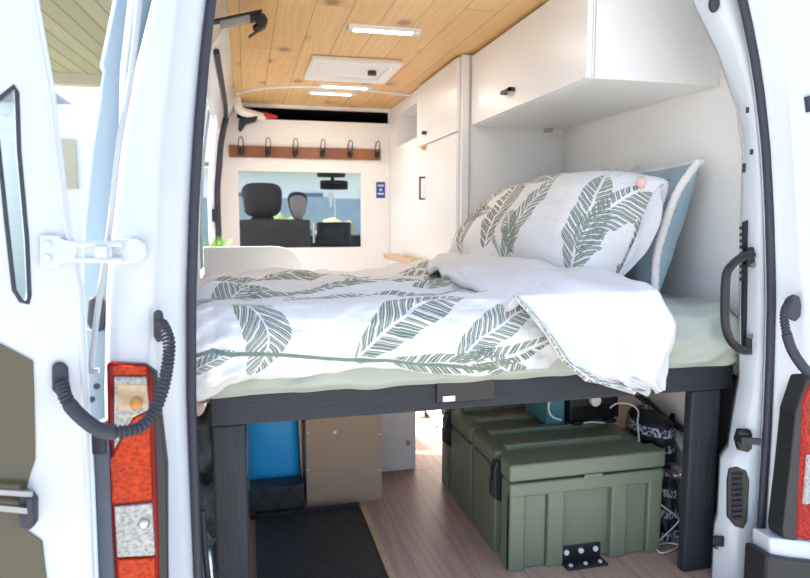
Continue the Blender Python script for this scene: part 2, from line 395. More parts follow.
# ================================================================== SETTING: room shell
struct(MB().box(XL-.03, XR+.08, 1.32, YF+.03, -.04, 0).build('floor', 'floor', loc=(0,0,0)))
struct(MB().box(-.05, XR, 1.62, YF+.03, ZC, ZC+.03).build('ceiling', 'pine', loc=(0,0,ZC)))
# right lining
struct(MB().box(XR, XR+.02, 1.5, YF+.03, 0, ZC+.02).build('wall_right', 'lining'))
# front partition with cab window and dark shelf slot
wx0, wx1, wz0, wz1 = -.033, .702, .832, 1.288
sx0, sx1, sz0, sz1 = -.03, .878, 1.592, 1.662
b = MB()
T = YF+.03
b.box(XL+.02, wx0, YF, T, 0, sz0); b.box(wx1, XR, YF, T, 0, sz0); b.box(wx0, wx1, YF, T, 0, wz0); b.box(wx0, wx1, YF, T, wz1, sz0)
b.box(XL+.06, sx0, YF, T, sz0, ZC); b.box(sx1, XR, YF, T, sz0, ZC); b.box(sx0, sx1, YF, T, sz1, ZC)
struct(b.build('wall_front', 'lining'))
b = MB().box(sx0-.01, sx1+.01, T, T+.4, sz0-.02, sz0-.005); b.box(sx0-.01, sx1+.01, T+.4, T+.42, sz0-.02, sz1+.02); b.box(sx0-.01, sx1+.01, T, T+.4, sz1+.005, sz1+.02)
b.box(sx0-.02, sx0-.01, T, T+.42, sz0-.02, sz1+.02); b.box(sx1+.01, sx1+.02, T, T+.42, sz0-.02, sz1+.02)
struct(b.build('trim_1', 'dark'))
# left wall : rear part, header over the sliding door opening and front pillar
def left_x(z):                                   # tumblehome of the inner left side
    return interp([(0,XL),(1.15,XL),(1.45,XL+.03),(1.6,XL+.07),(1.68,-.05)], z)
zs = [0,.3,.6,.9,1.1,1.2,1.3,1.4,1.5,1.6,1.68]
b = MB(); b.loft([[Vector((left_x(z),1.42,z)) for z in zs], [Vector((left_x(z),2.35,z)) for z in zs]])
b.loft([[Vector((left_x(z),2.35,z)) for z in zs[8:]], [Vector((left_x(z),YF,z)) for z in zs[8:]]])
b.loft([[Vector((left_x(z)-.01,3.72,z)) for z in zs], [Vector((left_x(z)+.02,3.80,z)) for z in zs], [Vector((left_x(z)+.02,YF,z)) for z in zs]])
struct(b.build('wall_left', 'paint_inner', solid=.03, off=0))
# dark seal on the front edge of that opening, and latch plate
b = MB().tube(spline([(left_x(z)+.03,3.74,z) for z in (0,.5,.9,1.15,1.3,1.42,1.5,1.56)], 30), .016, 8)
b.tube(spline([(left_x(1.56)+.03,3.74,1.56),(left_x(1.58)+.03,3.4,1.585),(left_x(1.58)+.03,2.4,1.585)], 16), .010, 8)
struct(b.build('trim_2', 'rubber'))
b = MB().box(XL+.0, XL+.035, 3.66, 3.72, .99, 1.06); struct(b.build('trim_3', 'plastic', bevel=.005))
# white strip that arcs over the front of the pine ceiling
arc = spline([atZ(236,93,1.676), atZ(262,88,1.676), atZ(300,86.5,1.676), atZ(355,89,1.676), atZ(418,96,1.676)], 30)
struct(MB().tube(arc, .008, 8).build('trim_4', 'white_plastic'))
# left ceiling edge moulding
b = MB().loft([[Vector((-.05,y,1.672)) for y in (1.5,2.5,3.6)], [Vector((-.075,y,1.655)) for y in (1.5,2.5,3.6)], [Vector((-.10,y,1.60)) for y in (1.5,2.5,3.6)], [Vector((-.115,y,1.55)) for y in (1.5,2.5,3.6)]])
struct(b.build('trim_5', 'paint_inner', solid=.01))
# stud, and black strips painting in the gap's shade, between right lining and frame
struct(MB().box(1.336, 1.349, 1.49, 1.60, 0, .56).build('gap_shade_strip_1', 'dark'))
struct(MB().box(1.372, 1.40, 1.41, 1.52, 0, 1.62).build('gap_shade_strip_2', 'dark'))
struct(MB().box(1.352, 1.371, 1.455, 1.497, 1.03, 1.42).build('trim_7', simple('raw_stud', (.25,.11,.05), .8)))
# vertical joint strip at the end of the wardrobe side
# ================================================================== CAMPER VAN (body, doors, lamps)
van = thing('camper_van', 'white camper van with its rear doors wide open around the bed', 'van', (.6,1.3,GZ))
YS, YP = 1.35, 1.26
ys_ = list(range(-120, 781, 30))
def col_at(pts, Y): return [at(interp(pts, y), y, Y) for y in ys_]
sealL = [(-120,228),(0,211),(50,205),(120,199),(200,194),(300,191),(400,191),(480,194),(578,198),(780,208)]
sealR = [(-120,712),(0,739),(50,750),(100,758),(150,763),(200,766),(290,768.5),(360,767),(430,764),(500,759.5),(578,754.5),(780,742)]
cornL = [(-120,196),(0,178),(75,170),(150,162),(290,155),(400,158),(500,165),(578,171),(780,180)]
edgeL = [(-120,187),(0,157),(60,142),(125,128),(200,119),(290,111),(400,109),(500,112),(578,116),(780,125)]
cornR = [(-120,750),(0,776),(60,784),(130,791),(290,800),(400,800),(500,796),(578,790),(780,775)]
edgeR = [(-120,800),(0,838),(130,850),(290,858),(400,858),(578,850),(780,838)]
midL = [(y, lerp(interp(sealL,y), interp(cornL,y), .45)) for y in ys_]
midR = [(y, lerp(interp(sealR,y), interp(cornR,y), .45)) for y in ys_]
# left pillar: jamb ramp, soft corner, rear face, then round to the flank
def off(line, dx=0, dy=0, dz=0): return [p+Vector((dx,dy,dz)) for p in line]
b = MB()
sL = col_at(sealL, YS); mL = col_at(midL, YS-.035); m2 = off(mL, -.006, -.002); cL = col_at(cornL, YP+.012); c2 = off(cL, -.012, -.010); eL = col_at(edgeL, YP); e2 = off(eL, -.010, .012)
flank = off(eL, -.012, .10)
b.loft([off(sL, -.03, .07), off(sL,-.005,.07), sL, mL, m2, cL, c2, eL, e2, flank])
b.loft([flank, off(flank, -.02, .09)])
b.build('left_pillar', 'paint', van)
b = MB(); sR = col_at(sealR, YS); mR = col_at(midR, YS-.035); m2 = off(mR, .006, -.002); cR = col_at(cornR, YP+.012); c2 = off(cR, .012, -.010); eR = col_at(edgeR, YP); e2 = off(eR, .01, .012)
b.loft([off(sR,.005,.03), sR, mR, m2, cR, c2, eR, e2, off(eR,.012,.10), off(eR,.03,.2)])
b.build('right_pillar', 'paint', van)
# rubber seals round the opening
b = MB(); b.tube([p+Vector((.002,-.012,0)) for p in sL], .0095, 10); b.build('left_door_seal', 'rubber', van)
b = MB(); b.tube([p+Vector((-.002,-.012,0)) for p in sR], .0105, 10); b.build('right_door_seal', 'rubber', van)
# header, sill, roof, flanks (all beyond the picture edge, they close the body and shade the inside)
b = MB().box(-.12, 1.36, 1.27, 1.62, 1.72, 1.84); b.build('rear_header', 'paint', van, bevel=.01)
b = MB().box(-.2, 1.5, 1.20, 1.34, -.16, -.03); b.build('rear_sill', 'plastic', van, bevel=.02)
b = MB().grid(lambda u, v: (Vector((lerp(-.22,1.52,u), lerp(1.28,4.6,v), 1.78+.10*math.sin(math.pi*u))),), 12, 8); b.build('roof_skin', 'paint', van, solid=.01)
def flank_x(z): return interp([(-.3,-.26),(.9,-.26),(1.3,-.235),(1.6,-.19),(1.82,-.14)], z)
fz = [-.3,0,.4,.9,1.1,1.3,1.45,1.6,1.7,1.82]
b = MB(); b.loft([[Vector((flank_x(z),y,z)) for z in fz] for y in (1.42,2.0,2.35)])
b.loft([[Vector((flank_x(z),y,z)) for z in fz[6:]] for y in (2.35,3.7)])
b.loft([[Vector((flank_x(z),y,z)) for z in fz] for y in (3.75,4.0)])
b.build('left_flank', 'paint', van, solid=.008)
b = MB(); b.loft([[Vector((1.27-flank_x(z),y,z)) for z in fz] for y in (1.42,2.5,4.0)])
b.build('right_flank', 'paint', van, solid=.008)
# inner frame on the right, between seal and lining
frameR = [(-120,660),(0,697),(25,709),(50,721),(105,740),(150,746.5),(240,744),(380,742),(414,736),(448,731),(460,723),(517,720),(527,717),(565,715),(640,711),(780,706)]
ys2 = [-120,-60,0,25,50,80,105,130,150,200,240,310,380,400,414,430,448,455,460,490,517,527,565,640]
fl = [at(interp(frameR,y), y, 1.42) for y in ys2]; fr = [at(interp(sealR,y)-3, y, 1.362) for y in ys2]
fm = [a.lerp(c,.5)+Vector((-.002,-.006,0)) for a, c in zip(fl, fr)]
b = MB(); b.loft([off(fl,.02,.03), fl, fm, fr]); fo = b.build('inner_frame', 'paint', van, solid=.006)
# vent grille
gv = [(728,468),(736,466),(745,470),(748,480),(746,520),(742,528),(734,526),(726,516),(726,480)]
def on_frame(px, py, lift=.0):
    # plane through the frame at that height
    k = 0
    a = at(interp(frameR,py), py, 1.42); c = at(interp(sealR,py)-3, py, 1.362)
    fx0, fx1 = interp(frameR,py), interp(sealR,py)-3
    lo, hi = 1.3, 1.45
    for _ in range(30):
        Y = (lo+hi)/2; p = at(px, py, Y); t = (p.x-a.x)/(c.x-a.x)
        if Y > lerp(1.42, 1.362, t): hi = Y
        else: lo = Y
    return at(px, py, (lo+hi)/2 - .006 - lift)
b = MB().prism([on_frame(x,y) for x, y in gv], (0,-.006,0)); gr = b.build('air_vent', 'plastic', van, bevel=.002)
b = MB()
for k in range(9):
    y = 475+k*5.4; b.tube([on_frame(731,y+1,.010), on_frame(742,y,.010)], .0030, 6)
b.build('vent_louvre', 'rubber', gr)
# latch catch with strap, striker, slot covers
b = MB().prism([on_frame(x,y,.002) for x,y in ((736,428),(747,428),(749,433),(749,447),(745,451),(736,449),(733,438))], (0,-.012,0))
b.obox(on_frame(743,438,.025), (.014,-.003,0), (0,.010,0), (0,0,.012)); la = b.build('door_check_catch', 'black_metal', van, bevel=.002)
b = MB().obox(on_frame(751,441,.03), (.020,-.012,0), (.002,.004,0), (0,0,.009)); b.build('check_arm', 'rubber', la, bevel=.002)
b = MB().tube(spline([on_frame(716,536,.004), on_frame(714,538,.03), on_frame(714,546,.03), on_frame(717,548,.004)], 16), .0035, 8); b.obox(on_frame(719,541,.004), (.010,-.004,0), (0,.003,0), (0,0,.014)); b.build('door_striker', 'black_metal', van)
for (x,y,w,h) in ((747.5,110,1.3,3.2),(751.5,152,1.5,3),(744,168,1.6,5)):
    b = MB().obox(on_frame(x,y,.0), (w*.0021,-.001,0), (0,.002,0), (0,0,h*.0021)); b.build('slot_cover', 'plastic', van, bevel=.001)
b = MB().ball(at(714,4,1.38), .017, 14, 8, (.8,.7,1.2)); b.build('bump_stop', 'rubber', van)
b = MB().prism([at(x,y,1.41) for x,y in ((742,222),(747,220),(748,300),(746,352),(741,352),(741,300))], (0,-.008,0))
for k in range(9): b.obox(at(741.5,228+k*6.4,1.40), (.003,0,0), (0,.004,0), (0,0,.004))
b.build('toothed_strip', 'plastic', van)
# grab handle
hp = spline([at(752,255,1.375), at(744,256,1.36), at(733,264,1.335), at(726.5,275,1.325), at(725,300,1.325), at(725.5,325,1.325), at(731,341,1.335), at(742,350,1.36), at(748,351,1.375)], 50)
b = MB().tube(hp, .0105, 12); gh = b.build('grab_handle', 'plastic', van)
for (x,y) in ((752,257),(749.5,345)):
    b = MB().obox(on_frame(x,y,.004), (.011,-.005,0), (.001,.004,0), (0,0,.026)); bk = b.build('handle_foot', 'plastic', gh, bevel=.004)
    b = MB().disc(on_frame(x,y+ (8 if y<300 else -9),.008), (0,-1,0), .007, .006, 12); b.build('handle_bolt', 'steel', gh, bevel=.001)
# ---- tail lamp, left
YT = 1.245
def poly(pts, Y): return [at(x,y,Y) for x, y in pts]
tl = MB().prism(poly(((106,363),(147,365),(152,374),(157,470),(160,600),(116,600),(112,540),(109,470),(112,462),(107,430)), YT), (0,.05,0)).build('tail_light', 'lens_dark_red', van, bevel=.006, seg=3)
MB().prism(poly(((148,366),(156,374),(166,470),(168,600),(158,600),(155,470),(151,380)), YT+.004), (0,.05,0)).build('lamp_bezel', 'plastic', tl, bevel=.003)
MB().prism(poly(((112,366),(146,367),(147,375),(113,375)), YT-.006), (0,.012,0)).build('top_lens', 'lens_orange', tl, bevel=.002)
MB().prism(poly(((114,377),(146,377),(149,410),(133,418),(114,450)), YT-.006), (0,.012,0)).build('clear_lens', 'lens_clear', tl, bevel=.003)
MB().prism(poly(((116,384),(147,384),(147,406),(117,412)), YT-.0075), (0,.006,0)).build('indicator_reflector', simple('pale_amber_reflector', (.50,.36,.22), .25, 90, .3, .5, coat=1), tl, bevel=.003)
MB().ball(at(136,404,YT-.012), .011, 14, 8, (1,.6,1)).build('indicator_bulb', 'lens_amber', tl)
MB().prism(poly(((149.5,411),(152,500),(112,504),(110,460),(132,421),(136,417)), YT-.007), (0,.012,0)).build('brake_lens', 'lens_orange', tl, bevel=.003)
MB().prism(poly(((114,507),(152,504),(155,556),(117,558)), YT-.006), (0,.012,0)).build('reverse_lens', 'lens_clear', tl, bevel=.003)
MB().ball(at(144,524,YT-.010), .010, 14, 8, (1,.6,1)).build('reverse_bulb', 'steel', tl)
MB().prism(poly(((117,560),(155,558),(157,600),(119,600)), YT-.006), (0,.012,0)).build('fog_lens', 'lens_orange', tl, bevel=.003)
# ---- tail lamp, right
tr = MB().prism(poly(((803,400),(812,380),(850,380),(852,540),(808,541),(797,537)), YT), (0,.05,0)).build('tail_light', 'lens_red', van, bevel=.006, seg=3)
MB().prism(poly(((808,376),(815,372),(812,400),(806,470),(797,541),(784,538),(783,530),(790,470),(796,412)), YT+.003), (0,.05,0)).build('lamp_bezel', 'plastic', tr, bevel=.003)
MB().prism(poly(((808,455),(850,450),(850,500),(804,505)), YT-.006), (0,.01,0)).build('clear_lens', 'lens_clear', tr, bevel=.003)
b = MB().prism(poly(((770,538),(795,540),(850,546),(850,566),(795,562),(770,556)), YP-.01), (0,.06,0)); b.build('lower_body_corner', 'paint', van, bevel=.006)
b = MB().prism(poly(((768,556),(795,561),(860,568),(860,680),(762,680)), YP-.03), (0,.08,0)); b.build('bumper', 'plastic', van, bevel=.01)
# jamb cover below the left lamp, dark
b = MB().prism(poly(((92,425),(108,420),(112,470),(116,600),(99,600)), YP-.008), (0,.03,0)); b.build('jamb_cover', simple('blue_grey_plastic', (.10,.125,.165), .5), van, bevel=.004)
b = MB().prism(poly(((88,300),(92,296),(103,297),(106,303),(105,328),(100,333),(89,330),(86,322)), 1.30), (0,.04,0)); b.build('door_stop', 'rubber', van, bevel=.006)
b = MB().prism(poly(((90,432),(105,432),(106,455),(91,455)), 1.245), (0,.03,0)); b.build('lower_hinge_block', 'rubber', van, bevel=.003)
b = MB().disc(at(92,399,1.29), (0,-1,0), .006, .004, 12); b.disc(at(97,386,1.29), (0,-1,0), .006, .004, 12); b.build('jamb_plug', 'rubber', van)
b = MB().prism(poly(((80,330),(106,330),(106,470),(84,470)), 1.305), (0,.012,0)); b.build('hinge_jamb', simple('blue_shaded_jamb', (.22,.29,.36), .4, 3, .02, 0), van)  # jamb is white too; the blue of open shade is painted in
# ---- side door slid back along the left flank, its rear edge facing us
sd = [(-120,133),(0,113),(40,105),(64,100),(70,103),(107,97),(150,90),(220,83),(300,80),(400,84),(578,90),(700,94)]
yd = [-120,-60,0,40,64,70,107,150,220,300,400,500,600,700]
oL = [at(interp(sd,y), y, 1.46) for y in yd]; iL = [p+Vector((.075,0.0,0)) for p in oL]
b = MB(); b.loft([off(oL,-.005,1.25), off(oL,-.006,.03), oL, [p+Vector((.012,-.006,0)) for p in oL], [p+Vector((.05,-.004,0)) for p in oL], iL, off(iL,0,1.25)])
M['edge_shade'] = simple('blue_shaded_door_edge', (.20,.275,.345), .4, 3, .02, 0)  # white door paint with its bluish sky shade put into the colour
sdo = b.build('sliding_door', 'edge_shade', van)
b = MB().tube(spline([at(139,0,1.2)+Vector((.01,0,.12)), at(139,0,1.2), at(130.5,80,1.2), at(119,145,1.2), at(109,235,1.235), at(99,300,1.25), at(90,372,1.26)], 40), .0052, 10); b.obox(at(92,371,1.26), (.012,0,0), (0,.006,0), (0,0,.004)); b.build('stay_rod', simple('pale_steel_rod', (.42,.46,.50), .3), van)
# ---- left rear door swung out
yd2 = [-120,-60,0,50,95,150,235,290,400,500,578,700]
dR = [(-120,20),(0,39),(95,56),(150,62),(235,73),(290,85),(400,90),(578,97),(700,100)]
def doorY(x): return 1.215 - (-.27 - x)*.30
def atD(px, py, lift=0.0):
    d = ray(px, py); t = (1.215 + .27*.30*-1 )/1
    # solve y = 1.134 + ... : doorY(x)=1.215-.081... ; y = 1.215 - .081 - .3x*-1 -> use linear form y = a + .3 x
    a = 1.215 + .27*.30 - lift
    t = a/(d.y - .30*d.x); return Vector((0,0,CZ)) + d*t
GL = [(-60,134),(0,99),(15,87),(17,92),(19,150),(27,240),(29.5,296),(28,303),(22,301),(15,290),(7,218),(0,132),(-60,-20)]
PN = [(-90,330),(0,343),(34,361),(36,440),(36,460),(30,478),(25,500),(23,525),(30,532),(43,541),(50,600),(55,720),(-90,720)]
def ring_face(outer, holes, lift, depth, name, mat, par, bevel=.0):
    import bmesh
    from mathutils.geometry import tessellate_polygon
    polys = [[Vector((x,y,0)) for x, y in outer]] + [[Vector((x,y,0)) for x, y in h] for h in holes]
    tris = tessellate_polygon(polys); flat = [p for q in polys for p in q]
    A = [atD(p.x,p.y,lift) for p in flat]; B = [p+Vector((-.02,depth,0)) for p in A]; n = len(A)
    fs = [tuple(t) for t in tris] + [tuple(i+n for i in reversed(t)) for t in tris]; k = 0
    for q in polys:
        m = len(q); fs += [(k+i, k+(i+1)%m, k+(i+1)%m+n, k+i+n) for i in range(m)]; k += m
    return MB().add(A+B, fs).build(name, mat, par, bevel=bevel)
outer = [(interp(dR,y), y) for y in yd2] + [(-300,700),(-300,-120)]
holes = [[(-60,134),(-60,60)] + GL[1:12]]
glass_poly = [(-60,60),(0,99),(15,87),(17,92),(19,150),(27,240),(29.5,296),(28,303),(22,301),(15,290),(7,218),(0,132),(-60,100)]
glass_poly = [(-60,140),(-60,135),(0,98),(15,86),(17,92),(19,150),(27,240),(29.5,296),(28,303),(21,301),(14,290),(6,218),(-2,140)]
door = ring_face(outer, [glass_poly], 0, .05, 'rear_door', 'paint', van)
gl = ring_face(glass_poly, [], -.012, .004, 'door_glass', 'glass', door)
rim = MB().tube([atD(x,y,.0) for x,y in glass_poly+glass_poly[:1]], .0035, 8); rim.build('glass_rubber', 'rubber', door)
for k in range(14):
    b = MB(); y = 100+k*14; xl = interp([(p[1],p[0]) for p in ((-2,140),(6,218),(14,290))], y); xr = interp([(86,15),(150,19),(240,27),(296,29)], y)
    if xr-xl > 3: b.tube([atD(xl,y,-.010), atD(xr,y+2,-.010)], .0004, 4).build('heater_line', 'edge', gl)
ring_face([(p[0],p[1]) for p in PN], [], .004, .02, 'trim_panel', 'olive_trim', door, bevel=.002)
# inner lip of the door stile
b = MB().loft([[atD(interp(dR,y)-2,y,.0) for y in yd2], [atD(interp(dR,y)-5,y,.010) for y in yd2], [atD(interp(dR,y)-9,y,.0) for y in yd2]]); b.build('stile_lip', 'paint', door)
# door check: bracket and two arms
b = MB().prism([atD(x,y,.004) for x,y in ((24,487),(33,489),(39,496),(39,520),(33,525),(24,522),(22,505))], (0,-.022,0)); b.obox(atD(31,507,.034), (.005,0,0), (0,.006,0), (0,0,.018)); ck = b.build('door_check', 'rubber', door, bevel=.003)
b = MB().obox(atD(8,492,.03), (.034,.008,-.010), (0,.004,0), (0,0,.0045)); b.obox(atD(7,508,.03), (.034,.008,-.012), (0,.004,0), (0,0,.005)); b.build('check_bar', 'dull_steel', ck)
# strap hinge (white)
b = MB().prism([atD(x,y,.003) for x,y in ((41,235),(60,235),(63,239),(76,241),(76,262),(62,264),(59,268),(41,267))], (0,-.008,0)); hg = b.build('strap_hinge', 'paint', door, bevel=.002)
b = MB().tube([at(74,244,1.205), at(122,244,1.215)], .006, 8); b.tube([at(74,260,1.205), at(122,260,1.215)], .006, 8)
b.prism(poly(((84,247),(92,243),(110,243),(112,250),(112,258),(92,262),(84,256)), 1.21), (0,.008,0)); b.obox(at(101,252,1.195), (.010,0,0), (0,.004,0), (0,0,.010)); b.build('hinge_arm', 'paint', hg, bevel=.0015)
b = MB().prism(poly(((110,239),(136,240),(146,246),(147,256),(138,263),(110,265)), 1.222), (0,.03,0)); b.build('hinge_plate', 'paint', hg, bevel=.003)
b = MB()
for (x,y) in ((48,244),(48,258)): b.disc(atD(x,y,.011), (0,-1,0), .0055, .005, 10)
b.build('hinge_bolt', 'paint', hg)
# corrugated wiring hose, left
hs = spline([atD(62,384,.02), atD(66,398,.04), at(78,414,1.15), at(98,429,1.135), at(118,432,1.13), at(140,427,1.14), at(154,412,1.16), at(163,388,1.18), at(168,362,1.205), at(169,343,1.22), at(165,330,1.235), at(161,323,1.25)], 420)
i0, i1 = 70, 150
b = MB().tube(hs, lambda t: .0105, 10, corr=.0016, period=.0075); wh = b.build('wiring_hose', 'rubber', van)
b = MB().tube(hs[55:150], .0125, 12); b.build('hose_sleeve', 'rubber', wh)
b = MB().prism([atD(x,y,.003) for x,y in ((53,364),(58,361),(65,362),(69,367),(70,386),(66,393),(58,394),(53,389))], (0,-.010,0)); b.build('hose_plate', 'rubber', wh, bevel=.004)
b = MB().prism(poly(((154,312),(158,309),(163,311),(165,325),(163,340),(158,342),(154,336)), YP-.003), (0,-.010,0)); b.build('hose_plate', 'rubber', wh, bevel=.003)
# wiring hose, right
hs = spline([at(790,301,1.235), at(785,312,1.215), at(785,325,1.205), at(790,345,1.20), at(798,360,1.19), at(808,372,1.185), at(822,382,1.18), at(850,392,1.17)], 200)
b = MB().tube(hs, lambda t: .0095, 10, corr=.0015, period=.0075); wh = b.build('wiring_hose', 'rubber', van)
b = MB().tube(hs[70:160], .0115, 12); b.build('hose_sleeve', 'rubber', wh)
b = MB().prism(poly(((786,297),(791,294),(796,296),(798,305),(797,316),(792,321),(786,318),(784,308)), YP+.01), (0,-.012,0)); b.build('hose_plate', 'rubber', wh, bevel=.003)
# upper right dark lamp edge just in frame
b = MB().prism(poly(((808,96),(815,95),(818,110),(810,112)), YP-.01), (0,.02,0)); b.build('hinge_pin', 'rubber', van, bevel=.002)
# cab shell: roof, A pillars, bonnet line, windscreen, dashboard
b = MB().box(-.2, 1.48, 4.0, 4.9, 1.74, 1.78); b.box(-.28, 1.55, 4.0, 5.6, -.2, .25)
b.loft([[Vector((x,4.9,1.74)) for x in (-.2,-.13)], [Vector((x-.08 if x<-.15 else x-.05,5.75,.85)) for x in (-.2,-.13)]])
b.loft([[Vector((x,4.9,1.74)) for x in (1.38,1.47)], [Vector((x+.06,5.75,.85)) for x in (1.38,1.47)]])
b.build('cab_shell', 'paint_inner', van, solid=.01)
b = MB().loft([[Vector((-.16,4.93,1.70)), Vector((1.42,4.93,1.70))], [Vector((-.24,5.72,.86)), Vector((1.5,5.72,.86))]]); b.build('windscreen', 'windscreen', van)
b = MB().box(-.2, 1.45, 4.95, 5.5, .55, .885); db = b.build('dashboard', 'plastic', van, bevel=.03)
c0 = at(334,232,4.9); b = MB().box(c0.x-.13, c0.x+.13, 4.88, 4.96, .80, .985); sc_ = b.build('infotainment_housing', 'plastic', db, bevel=.015)
b = MB().box(c0.x-.085, c0.x+.085, 4.872, 4.882, .85, .955); b.build('screen', simple('dark_screen', (.02,.022,.03), .15), sc_)
b = MB().tube([at(314,243,4.9), at(314.5,223,4.9)], .009, 8); b.build('chrome_edge', 'steel', sc_)

# mirror
mm = at(334,185,4.9)
rm = thing('rear_view_mirror', 'black rear view mirror hanging inside the windscreen', 'mirror', (mm.x,4.9,1.36))
b = MB().grid(lambda u,v: (mm+Vector((lerp(-.105,.105,u), .02*math.cos(math.pi*(v-.5)), lerp(-.036,.036,v)*(1-.12*abs(2*u-1)**3))),), 12, 6); b.build('mirror_housing', 'black_metal', rm, solid=.03)
b = MB().tube([mm+Vector((-.005,.03,.03)), mm+Vector((-.01,.05,.10))], .014, 10); b.build('mirror_stem', 'black_metal', rm)
b = MB().box(mm.x-.12, mm.x+.09, 4.90, 5.0, 1.325, 1.37); b.build('sensor_cover', 'plastic', rm, bevel=.012)
tp = at(331,200,4.88)
tg = MB().add([tp+Vector((-.022,0,.055)), tp+Vector((.022,0,.055)), tp+Vector((.004,0,-.055)), tp+Vector((-.004,0,-.055)), tp+Vector((-.022,.006,.055)), tp+Vector((.022,.006,.055)), tp+Vector((.004,.006,-.055)), tp+Vector((-.004,.006,-.055))], [(0,1,2,3),(7,6,5,4),(0,4,5,1),(1,5,6,2),(2,6,7,3),(3,7,4,0)]).build('hanging_tag', 'white_plastic')
tag(tg, 'tapering white tag hanging below the rear view mirror', 'tag')
# cab seat
hc = at(262,200,4.45)
st = thing('cab_seat', 'dark grey cab seat with headrest seen through the partition window', 'seat', (hc.x,4.45,.3))
b = MB().grid(lambda u,v: (Vector((lerp(at(238,230,4.4).x, at(305,230,4.4).x, u), 4.40-.035*math.sin(math.pi*u), lerp(.3, 1.0+.006*math.sin(math.pi*u), v))),), 16, 10); b.build('backrest', 'seat', st, solid=.12, off=1, bevel=.012)
b = MB()
def hr(d):
    return 1.0
def se(c, rx, ry, rz, n=4.0, nu=28, nv=18, taper=0.0):
    v = []; f = []
    sg = lambda w, m: math.copysign(abs(w)**m, w)
    for j in range(nv+1):
        th = -math.pi/2 + math.pi*j/nv
        for i in range(nu):
            ph = 2*math.pi*i/nu; e = 2/n
            x = rx*sg(math.cos(th),e)*sg(math.cos(ph),e); y = ry*sg(math.cos(th),.8)*sg(math.sin(ph),.8); z = rz*sg(math.sin(th),e)
            x *= 1 + taper*(z/rz); v.append(Vector(c)+Vector((x,y,z)))
    for j in range(nv):
        for i in range(nu): f.append((j*nu+i, j*nu+(i+1)%nu, (j+1)*nu+(i+1)%nu, (j+1)*nu+i))
    return v, f
b.add(*se(hc, .132, .05, .115, 3.6, taper=.06), smooth=True); hd = b.build('headrest', 'seat', st)
b = MB().tube([hc+Vector((-.05,0,-.1)), hc+Vector((-.05,0,-.22))], .012, 8); b.tube([hc+Vector((.05,0,-.1)), hc+Vector((.05,0,-.22))], .012, 8); b.box(hc.x-.075, hc.x+.075, 4.42, 4.48, .985, 1.02); b.build('headrest_post', 'black_metal', hd)
b = MB().tube([at(245.5,188,4.43), at(243.5,200,4.43), at(245,210,4.43)], .010, 8); b.build('headrest_side', 'armrest', hd)
ac = at(298,206,4.36)
b = MB().add(*se(ac+Vector((0,.03,.0)), .060, .03, .095, 2.6, taper=.35), smooth=True); ar = b.build('armrest', 'seat', st)
b = MB().add(*se(ac+Vector((0,-.002,-.012)), .050, .02, .085, 2.4, taper=.42), smooth=True); b.build('armrest_back', 'armrest', ar)
b = MB().tube([at(289,222,4.35), at(289,248,4.35)], .004, 6); b.build('seat_seam', 'plastic', st)

# ================================================================== INSIDE: furniture
# overhead cabinet
cx0, cy0, cy1, cz0 = .92, 1.635, 2.57, 1.388
oc = thing('overhead_cabinet', 'white overhead cabinet on the right above the pillows', 'cabinet', ((cx0+XR)/2, 2.1, cz0))
b = MB().box(cx0+.018, XR-.002, cy0, cy1, cz0, ZC-.004); b.build('cabinet_body', 'laminate', oc, bevel=.002)
b = MB().box(cx0, cx0+.017, cy0+.004, cy1-.004, cz0+.002, ZC-.012); dr = b.build('cabinet_door', 'laminate', oc, bevel=.002)
h = atX(511,91,cx0)
b = MB().box(cx0-.022, cx0-.014, h.y-.035, h.y+.045, h.z-.006, h.z+.006); b.box(cx0-.022, cx0, h.y-.035, h.y-.025, h.z-.006, h.z+.006); b.box(cx0-.022, cx0, h.y+.035, h.y+.045, h.z-.006, h.z+.006); b.build('door_handle', 'black_metal', dr)
b = MB().tube([Vector((cx0+.022,cy0-.001,cz0+.002)), Vector((cx0+.022,cy0-.001,ZC-.01))], .0015, 6); b.build('panel_joint', 'edge', oc)
b = MB()
for px in (545,549): 
    p = at(px,130,2.569)
    b.box(p.x-.006, p.x+.006, 2.545, 2.568, cz0-.016, cz0)
b.build('fixing_bracket', 'edge', oc)
# tall wardrobe
tx = .868
wd = thing('tall_wardrobe', 'tall white wardrobe past the foot of the overhead cabinet', 'wardrobe', (1.1,2.9,0))
b = MB().box(tx+.016, XR-.002, 2.575, 3.24, 0, ZC-.004); b.build('wardrobe_body', 'laminate', wd, bevel=.002)
b = MB().box(tx+.045, tx+.050, 2.569, 2.575, .5, ZC-.01); b.build('side_joint', 'edge', wd)
p0 = atX(425,140,tx)
b = MB().box(tx, tx+.015, 2.60, 3.225, 1.37, ZC-.012); d1 = b.build('upper_door', 'laminate', wd, bevel=.002)
b = MB().box(tx, tx+.015, 2.60, 3.225, .03, 1.362); d2 = b.build('lower_door', 'laminate', wd, bevel=.002)
p = atX(426,133,tx); b = MB().box(tx-.02, tx, p.y-.012, p.y+.012, 1.415, 1.43); b.build('upper_pull', 'black_metal', d1)
p = atX(426,146,tx); b = MB().ball((tx-.010,p.y,1.352), .014, 12, 8); b.build('wooden_knob', 'brown_wood', d2)
p = atX(425,188,tx); b = MB().box(tx-.03, tx-.022, p.y-.004, p.y+.004, 1.100, 1.212)
b.box(tx-.03, tx, p.y-.004, p.y+.004, 1.205, 1.212); b.box(tx-.03, tx, p.y-.004, p.y+.004, 1.100, 1.107); b.build('bar_handle', 'black_metal', d2)
